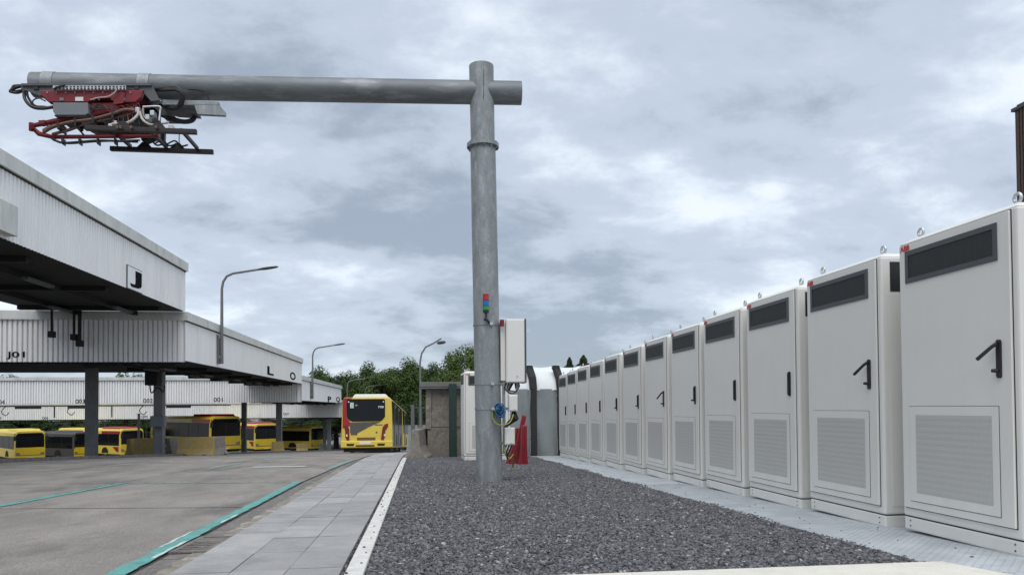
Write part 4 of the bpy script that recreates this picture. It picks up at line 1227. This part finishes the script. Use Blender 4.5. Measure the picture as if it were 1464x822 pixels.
jb('large yellow concrete barrier in front of bay 001', 280, 652, 37.0, 2, 1.65)
jb('grey ended concrete barrier right behind the large yellow one', 307, 652, 37.9, 72, 1.5, M_conc)
jb('grey concrete barrier half hidden left of the large yellow one', 252, 652, 38.2, 80, 1.5, M_conc)
jb('yellow concrete barrier at the foot of the column with the switch cabinet', 209, 650, 38.2, 4, 1.0)
jb('brown shaded concrete barrier left of the switch cabinet column', 196, 650, 39.0, 70, 1.2)
jb('small yellow barrier at the foot of the second slender column', 397, 645, 62, 60, 1.2)
jb('tiny yellow barrier at the foot of the far column by the last bus', 432, 643, 88, 10, 1.3)
jb('farthest pale barrier left of the departing bus', 461, 640, 90, 70, 1.3, M_conc)
jersey('tall weathered grey barrier end between the pavement and the concrete shed', M_conc, (-0.12, 20.4, zt(20.4)), R(82), 1.9, .82, None, .98)

# steel fence behind the barrier
fn = root('steel_fence', (-.35, 21.6, zt(21.6)), 'galvanised bar fence standing behind the weathered barrier beside the shed', 'fence')
fa, fb = atY(590, 600, 21.5), atY(612, 600, 21.5)
zt0, zt1 = atY(600, 581.5, 21.5).z, atY(600, 617, 21.5).z
MB().box((fa.x, 21.47, zt0 - .03), (fb.x + .3, 21.52, zt0)).build('rail', M_lamp, fn)
MB().box((fa.x, 21.47, zt1 - .2), (fb.x + .3, 21.52, zt1 - .16)).build('rail', M_lamp, fn)
for k in range(7):
    xx = fa.x + .05 + k * .11
    MB().tube([(xx, 21.495, zt1 - .2), (xx, 21.495, zt0)], .010, 6).build('bar', M_lamp, fn)
MB().box((fa.x - .05, 21.43, zt(21.5) - .05), (fa.x + .05, 21.56, zt0 + .06)).build('post', M_lamp, fn)
for k in range(5):
    yy = 21.7 + k * .5
    MB().tube([(fa.x - .0, yy, zt(yy) + .2), (fa.x, yy, zt0 - .02)], .014, 6).build('bar', M_lamp, fn)
MB().box((fa.x - .02, 21.6, zt0 - .05), (fa.x + .02, 24.2, zt0 - .01)).build('rail', M_lamp, fn)

# concrete shed
sx0, sx1 = atY(611, 600, 20.6).x, atY(662, 600, 20.6).x
szt = atY(630, 553, 20.6).z
sh = root('concrete_shed', ((sx0 + sx1)/2, 20.6, zt(20.6)), 'small flat roofed stained concrete shed left of the white cabinet behind the mast', 'shed')
zm = atY(630, 611, 20.6).z
MB().box((sx0, 20.6, zm + .012), (sx1 + .6, 23.0, szt)).build('upper_wall', M_shed, sh, bevel=.01)
MB().box((sx0, 20.6, zt(20.6) - .2), (sx1 + .6, 23.0, zm)).build('lower_wall', M_shed, sh, bevel=.01)
MB().box((sx0 + .02, 20.63, zm - .002), (sx1 + .5, 22.9, zm + .015)).build('wall_joint', M_joint, sh)
MB().box((sx0 - .04, 20.56, zt(20.6) + .8), (sx0 + .10, 20.62, szt)).build('corner_post', M_conc, sh)
za_ = atY(630, 546, 20.4).z
MB().box((atY(600, 600, 20.4).x, 20.35, szt), (sx1 + .7, 23.2, za_)).build('roof', M_shedroof, sh, bevel=.01)
MB().box((atY(600, 600, 20.4).x + .01, 20.37, szt - .05), (sx1 + .65, 20.52, szt)).build('fascia_board', M_lamp, sh)
q = atY(647.5, 600, 20.2)
gp = root('green_post', (q.x, 20.2, zt(20.2)), 'dark green steel fence post upright against the concrete shed', 'post')
MB().box((q.x - .105, 20.13, zt(20.2) - .1), (q.x + .105, 20.28, atY(647, 548, 20.2).z)).build('upright', M_green, gp, bevel=.012)
MB().box((q.x - .13, 20.10, zt(20.2)), (q.x + .13, 20.31, zt(20.2) + .03)).build('foot_plate', M_green, gp)

# red plastic barriers leaning on each other
def red_barrier(label, x, y, lean, rz, hh, w_=.26):
    t = root('plastic_barrier', (0, 0, 0), label, 'barrier', 'red plastic barriers stacked behind the mast')
    body = MB()
    prof = [(-w_/2, 0), (w_/2, 0), (w_*.36, hh*.5), (w_*.32, hh), (-w_*.22, hh), (-w_*.30, hh*.5)]
    body.prism([(a, -.07, b) for a, b in prof], (0, .14, 0)).build('shell', M_redplastic, t, bevel=.02)
    MB().box((-w_*.16, -.082, hh*.10), (-w_*.06, -.068, hh*.86)).build('moulded_rib', M_redplastic, t, bevel=.004)
    MB().box((w_*.06, -.082, hh*.10), (w_*.16, -.068, hh*.86)).build('moulded_rib', M_redplastic, t, bevel=.004)
    t.location = (x, y, zt(y)); t.rotation_euler = (0, R(lean), R(rz))
    return t
red_barrier('red plastic barrier with its tip sticking out above the others', 1.87, 15.6, 12, -6, 1.08, .17)
red_barrier('dark red plastic barrier at the front right of the pile by the mast', 2.04, 15.35, 1.0, 5, .84, .19)
red_barrier('red plastic barrier at the left of the pile by the mast', 1.80, 15.75, 13, 15, .80, .15)

# ------------------------------------------------------------------ tarpaulin shelter behind the cabinets
YS = 20.5
z0 = zt(YS) - .05
z1 = atY(770, 556, YS).z; z2 = atY(770, 523, YS + 1.0).z
she = root('tarpaulin_shelter', (3.2, YS, zt(YS)), 'grey and white tarpaulin shelter with black curved ribs behind the far cabinets', 'shelter')
ribx = [atY(722, 600, YS).x, atY(762.5, 600, YS).x, atY(801, 600, YS).x, atY(842, 600, YS).x, atY(884, 600, YS).x, atY(926, 600, YS).x]
prof = [(YS, z0), (YS + .0, z0 + (z1 - z0)*.5), (YS, z1)]
roofp = [(YS, z1), (YS + .06, z1 + (z2-z1)*.35), (YS + .25, z1 + (z2-z1)*.68), (YS + .6, z1 + (z2-z1)*.92), (YS + 1.1, z2), (YS + 2.6, z2 + .02)]
for i in range(len(ribx) - 1):
    a, b = ribx[i] + .09, ribx[i + 1] - .09
    nx = 7
    vs, fs = [], []
    rr = random.Random(i)
    nz = 9
    for kz in range(nz):
        for kx in range(nx):
            f = kx / (nx - 1)
            vs.append((a + (b - a) * f, YS + .035 * math.sin(f * 6 + kz * .9 + i) + rr.uniform(-.01, .01), z0 + (z1 - z0) * kz / (nz - 1)))
    for kz in range(nz - 1):
        for kx in range(nx - 1):
            q = kz * nx + kx
            fs.append((q, q + 1, q + 1 + nx, q + nx))
    MB().add(vs, fs).build('front_sheet', M_tarp, she, smooth=True)
    vs, fs = [], []
    for (yy, zz) in roofp:
        for kx in range(nx):
            f = kx / (nx - 1)
            vs.append((a - .08 + (b - a + .16) * f, yy, zz - .05 * math.sin(math.pi * f) + rr.uniform(-.006, .006)))
    for kz in range(len(roofp) - 1):
        for kx in range(nx - 1):
            q = kz * nx + kx
            fs.append((q, q + 1, q + 1 + nx, q + nx))
    MB().add(vs, fs).build('roof_sheet', M_tarpw, she, smooth=True)
for i, x in enumerate(ribx[1:3]):
    pth = [(x, YS - .06, z0), (x, YS - .06, z1), (x - .02, YS - .02, z1 + .3), (x - .09, YS + .15, z1 + .62)]
    for j in range(len(pth) - 1):
        MB().beam(Vector(pth[j]), Vector(pth[j+1]) + (Vector(pth[j+1]) - Vector(pth[j])).normalized() * .02, .17 + .004*j, .12 + .004*j).build('rib', M_rib, she)
    MB().box((x - .19, YS + .05, z1 + .56), (x - .01, YS + .25, z1 + .66)).build('rib_cap', M_rib, she)

# dark vine-like cables on the edge of the tall enclosure are left to the enclosure trim
# low pale wall far behind the bus
q0, q1 = atY(560, 634, 75), atY(592, 608, 75)
wl = root('garden_wall', (q0.x, 75, zt(75)), 'low pale grey wall far behind the departing bus', 'wall')
for k in range(6):
    MB().box((q0.x + k * 1.3, 75, zt(75) - .2), (q0.x + k * 1.3 + 1.27, 75.2, q1.z)).build('wall_panel', M_tarp, wl)
    MB().box((q0.x + k * 1.3, 74.97, q1.z), (q0.x + k * 1.3 + 1.27, 75.23, q1.z + .06)).build('coping', M_conc, wl)

# brown clad block at the right edge
bx = atY(1453, 200, 34.5); ztop = atY(1453, 159, 34.5).z
bt = root('brown_chimney', (bx.x + 1, 33, zt(33)), 'dark brown ribbed chimney block rising above the nearest cabinets at the right edge', 'chimney')
MB().box((bx.x + .05, 32.05, zt(33) - .3), (bx.x + 2.6, 34.6, ztop)).build('core', M_brown, bt)
for k in range(13):
    xx = bx.x + .04 + k * .2
    MB().box((xx, 31.98, zt(33)), (xx + .12, 32.06, ztop)).build('cladding_rib', M_brown, bt)
for k in range(12):
    yy = 32.1 + k * .2
    MB().box((bx.x - .02, yy, zt(33)), (bx.x + .06, yy + .12, ztop)).build('cladding_rib', M_brown, bt)
MB().box((bx.x - .10, 31.9, ztop), (bx.x + 2.7, 34.7, ztop + .16)).build('cap', M_lamphead, bt)
MB().box((bx.x + .06, 32.05, ztop + .16), (bx.x + 2.5, 34.5, ztop + .3)).build('cap_top', M_lamphead, bt)

# ------------------------------------------------------------------ trees
def crown_mesh(name, seed, rx, rz, n, leaf, clumps, m):
    rng = random.Random(seed)
    mb = MB()
    cl = []
    for k in range(clumps):
        a = rng.uniform(0, 2*math.pi); e = rng.uniform(-.75, 1.0); q = rng.uniform(.45, 1.0) ** .6
        c = math.sqrt(max(0, 1 - e*e))
        cl.append((Vector((rx * q * c * math.cos(a) * .82, rx * q * c * math.sin(a) * .82, rz * q * e * .85)), rng.uniform(.16, .34) * rx))
    for k in range(n):
        c, r_ = cl[rng.randrange(len(cl))]
        d = Vector((rng.gauss(0, 1), rng.gauss(0, 1), rng.gauss(0, 1))).normalized()
        p = c + d * r_ * (rng.random() ** .35) * Vector((1, 1, .8)).length / 1.62
        nrm = (d + Vector((rng.uniform(-.8, .8), rng.uniform(-.8, .8), rng.uniform(-.3, 1.0)))).normalized()
        x = nrm.orthogonal().normalized()
        x = Matrix.Rotation(rng.uniform(0, 6.28), 3, nrm) @ x
        y = nrm.cross(x)
        s_ = leaf * rng.uniform(.5, 1.3)
        mb.v += [p - x*s_, p + y*s_*.55 - x * s_ * .1, p + x*s_, p - y*s_*.55 + x * s_ * .1]
        b = len(mb.v) - 4
        mb.f.append((b, b+1, b+2, b+3))
    me = bpy.data.meshes.new(name)
    me.from_pydata(mb.v, [], mb.f)
    me.materials.append(m)
    return me
CR = [crown_mesh('crown', 11 + k, 4.2, 5.0, 24000, .145, 56, M_leaf[k % 3]) for k in range(4)]
def tree(label, x, y, top, width, ci, low=.10, group='broadleaf trees behind the bus yard', name='broadleaf_tree'):
    base = zt(y)
    H = top - base
    t = root(name, (x, y, base), label, 'tree', group)
    rng = random.Random(int(x * 17 + y))
    tr = MB()
    lean = Vector((rng.uniform(-.4, .4), rng.uniform(-.4, .4), 0))
    tr.tube([(x, y, base - .2), Vector((x, y, base + H*.3)) + lean * .4, Vector((x, y, base + H*.6)) + lean, Vector((x, y, base + H*.9)) + lean], [H*.03, H*.022, H*.013, H*.004], 8)
    for k in range(7):
        a = rng.uniform(0, 6.28); h0 = rng.uniform(.28, .65)
        s0 = Vector((x, y, base + H * h0)) + lean * h0
        d = Vector((math.cos(a), math.sin(a), .7))
        tr.tube([s0, s0 + d * width * .16, s0 + d * width * .32 + Vector((0, 0, H*.05))], [H*.011, H*.007, H*.003], 6)
    tr.build('trunk', M_bark, t, smooth=True)
    o = bpy.data.objects.new('crown', CR[ci]); col.objects.link(o); o.parent = t
    hc = H * (1 - low)
    o.location = (lean.x, lean.y, H * low + hc / 2)
    o.scale = (width / 2 / 4.2, width / 2 / 4.2, hc / 2 / 5.0)
    o.rotation_euler = (0, 0, rng.uniform(0, 6.28))
    return t
TREES = [  # px, top py, Y, width, crown, label
    (462, 523, 122, 11, 0, 'broad tree rising behind the far end of the P canopy'),
    (482, 543, 112, 7.5, 1, 'low dark tree at the corner of the P canopy'),
    (500, 524, 120, 7.5, 1, 'dark pointed tree just right of the P canopy'),
    (527, 517, 116, 9, 0, 'leafy tree directly above the departing bus'),
    (551, 522, 110, 8, 2, 'lighter tree just right of the bus roof'),
    (580, 510, 112, 9.5, 0, 'tallest rounded tree left of the tilted street lamp'),
    (604, 512, 118, 9, 2, 'tree behind the tilted street lamp'),
    (628, 511, 113, 8.5, 1, 'dense tree above the roof of the concrete shed'),
    (648, 527, 108, 7, 0, 'low tree between the shed roof and the mast'),
    (668, 480, 80, 8, 2, 'nearer tree half hidden behind the galvanised mast'),
    (560, 572, 104, 8, 1, 'bushy dark tree low behind the right side of the bus'),
    (592, 568, 100, 7, 1, 'bushy dark tree low behind the bar fence'),
    (515, 565, 106, 8, 1, 'bushy dark tree low behind the left side of the bus'),
    (22, 529, 118, 8, 1, 'tree top showing over the canopies at the far left'),
    (182, 530, 124, 7, 0, 'tree top showing between the two near columns'),
    (205, 527, 120, 7, 2, 'lighter tree top beside the hose reel column'),
    (620, 566, 96, 6, 1, 'low dark tree hidden by the concrete shed'),
    (478, 590, 110, 9, 1, 'dark undergrowth tree under the far Q canopy'),
    (436, 585, 114, 9, 1, 'dark undergrowth tree behind the far slender columns'),
]
for (px, py, Y, wd_, ci, lb) in TREES:
    q = atY(px, py, Y)
    tree(lb, q.x, Y, q.z, wd_, ci)
ORD = ['first', 'second', 'third', 'fourth', 'fifth', 'sixth', 'seventh', 'eighth', 'ninth']
for k in range(9):
    q = atY(20 + k * 46, 604, 116 + (k % 3) * 3)
    tree(ORD[k] + ' dark tree from the left in the row behind the far Q canopy', q.x, q.y, q.z + 1.2, 8.5, 1, .02, 'dark trees behind the far canopy')

def conifer(label, px, py, Y, wd_):
    q = atY(px, py, Y); base = zt(Y); H = q.z - base
    t = root('conifer', (q.x, Y, base), label, 'tree', 'conifers behind the tarpaulin shelter')
    MB().tube([(q.x, Y, base - .2), (q.x, Y, q.z)], [H*.02, .02], 6).build('trunk', M_bark, t)
    rng = random.Random(px)
    mb = MB()
    for k in range(5000):
        f = rng.random() ** .7
        z_ = H * (.15 + .85 * f)
        lay = (1 - f) * wd_ / 2 * (.55 + .45 * abs(math.sin(f * 34))) + .05
        a = rng.uniform(0, 6.28); r_ = lay * rng.random() ** .45
        p = Vector((q.x + r_ * math.cos(a), Y + r_ * math.sin(a), base + z_ - r_ * .25))
        nrm = Vector((rng.uniform(-1, 1), rng.uniform(-1, 1), rng.uniform(.1, 1))).normalized()
        x = nrm.orthogonal().normalized(); y = nrm.cross(x); s_ = .13
        b = len(mb.v)
        mb.v += [p - x*s_, p + y*s_*.5, p + x*s_, p - y*s_*.5]; mb.f.append((b, b+1, b+2, b+3))
    mb.build('crown', M_needle, t)
conifer('narrow dark conifer tip left of its neighbour above the far cabinets', 814, 511, 85, 11)
conifer('broader conifer tip right of its neighbour above the far cabinets', 834, 508, 82, 17)

# ------------------------------------------------------------------ gravel stones (uncountable: instanced)
def stone(seed):
    bm = bmesh.new()
    bmesh.ops.create_icosphere(bm, subdivisions=1, radius=1.0)
    rng = random.Random(seed)
    sx_, sy_, sz_ = rng.uniform(.8, 1.2), rng.uniform(.55, .9), rng.uniform(.4, .7)
    for v_ in bm.verts:
        f = rng.uniform(.72, 1.18)
        v_.co = Vector((v_.co.x * sx_, v_.co.y * sy_, v_.co.z * sz_)) * f
    me = bpy.data.meshes.new('stone'); bm.to_mesh(me); bm.free()
    return me
ms = bpy.data.materials.new('gravel_stone'); ms.use_nodes = True
_N = ms.node_tree.nodes; _L = ms.node_tree.links
_oi = _N.new('ShaderNodeObjectInfo'); _rp = _N.new('ShaderNodeValToRGB')
el = _rp.color_ramp.elements
el[0].position = 0; el[0].color = (0.034, 0.035, 0.042, 1)
el[1].position = 1; el[1].color = (0.40, 0.39, 0.385, 1)
for p_, c_ in ((.35, (.080, .080, .089, 1)), (.72, (.138, .136, .145, 1)), (.95, (.175, .172, .178, 1))):
    k_ = el.new(p_); k_.color = c_
_L.new(_oi.outputs['Random'], _rp.inputs[0]); _L.new(_rp.outputs[0], _N['Principled BSDF'].inputs['Base Color'])
_N['Principled BSDF'].inputs['Roughness'].default_value = .8
stones = bpy.data.collections.new('stone_shapes')
for k in range(5):
    me = stone(k); me.materials.append(ms)
    so_ = bpy.data.objects.new('stone_shape', me); stones.objects.link(so_)
def scatter(name, surf, density, smin, smax, seed):
    ng = bpy.data.node_groups.new(name, 'GeometryNodeTree')
    ng.interface.new_socket('Geometry', in_out='INPUT', socket_type='NodeSocketGeometry')
    ng.interface.new_socket('Geometry', in_out='OUTPUT', socket_type='NodeSocketGeometry')
    n = ng.nodes; l = ng.links
    gi, go = n.new('NodeGroupInput'), n.new('NodeGroupOutput')
    dp = n.new('GeometryNodeDistributePointsOnFaces'); dp.inputs['Density'].default_value = density; dp.inputs['Seed'].default_value = seed
    ci = n.new('GeometryNodeCollectionInfo'); ci.inputs['Collection'].default_value = stones; ci.inputs['Separate Children'].default_value = True; ci.inputs['Reset Children'].default_value = True
    ip = n.new('GeometryNodeInstanceOnPoints'); ip.inputs['Pick Instance'].default_value = True
    rv = n.new('FunctionNodeRandomValue'); rv.data_type = 'FLOAT_VECTOR'
    rv.inputs[0].default_value = (-.7, -.7, 0); rv.inputs[1].default_value = (.7, .7, 6.28)
    rs = n.new('FunctionNodeRandomValue'); rs.data_type = 'FLOAT'
    rs.inputs[2].default_value = smin; rs.inputs[3].default_value = smax
    l.new(gi.outputs[0], dp.inputs['Mesh']); l.new(dp.outputs['Points'], ip.inputs['Points'])
    l.new(ci.outputs[0], ip.inputs['Instance']); l.new(rv.outputs[0], ip.inputs['Rotation']); l.new(rs.outputs[1], ip.inputs['Scale'])
    l.new(ip.outputs[0], go.inputs[0])
    md = surf.modifiers.new('scatter', 'NODES'); md.node_group = ng
    return surf
def gsheet(y0, y1, dz, name, xa=gx0, xb=lambda y: 2.80 + .03 * math.sin(2.1 * y) + .022 * math.sin(5.3 * y + 1)):
    o = strip(xa, xb, frange(y0, y1, .2), dz).build(name, ms)
    tag(o, 'loose dark grey crushed stone between the pavement kerb and the steel plates', 'gravel', None, 'stuff')
    return o
gn = gsheet(3.3, 8.5, .020, 'gravel')
scatter('near_stones', gn, 3900, .006, .0175, 1)
gn2 = gsheet(3.3, 12, .024, 'gravel')
scatter('coarse_stones', gn2, 210, .014, .023, 9)
gf = gsheet(8.5, 20.3, .020, 'gravel')
scatter('far_stones', gf, 2300, .009, .019, 2)
# strays that spilled over the kerb and the plates
gk = strip(lambda y: SHX(-.445, y), lambda y: SHX(-.33, y), frange(3.3, 19, .5), .047).build('gravel', ms)
tag(gk, 'stray dark stones scattered along the pale kerb', 'gravel', None, 'stuff'); scatter('kerb_stones', gk, 34, .005, .014, 3)
gj = strip(lambda y: SHX(-.464, y), lambda y: SHX(-.438, y), frange(3.3, 19, .5), .018).build('gravel', ms)
tag(gj, 'dark grit packed in the joint between paving slabs and kerb', 'gravel', None, 'stuff'); scatter('joint_stones', gj, 3000, .005, .010, 5)
gp_ = strip(const(2.79), const(3.42), frange(3.9, 20, .5), .024).build('gravel', ms)
tag(gp_, 'stray stones kicked onto the steel plates before the cabinets', 'gravel', None, 'stuff'); scatter('plate_stones', gp_, 9, .005, .012, 4)
ge = strip(lambda y: 2.76 + .03 * math.sin(2.1 * y) + .022 * math.sin(5.3 * y + 1), lambda y: 2.85 + .04 * math.sin(2.1 * y) + .03 * math.sin(5.3 * y + 1), frange(4.1, 20, .2), .024).build('gravel', ms)
tag(ge, 'stones heaped along the edge of the steel plates', 'gravel', None, 'stuff'); scatter('edge_stones', ge, 900, .006, .014, 6)
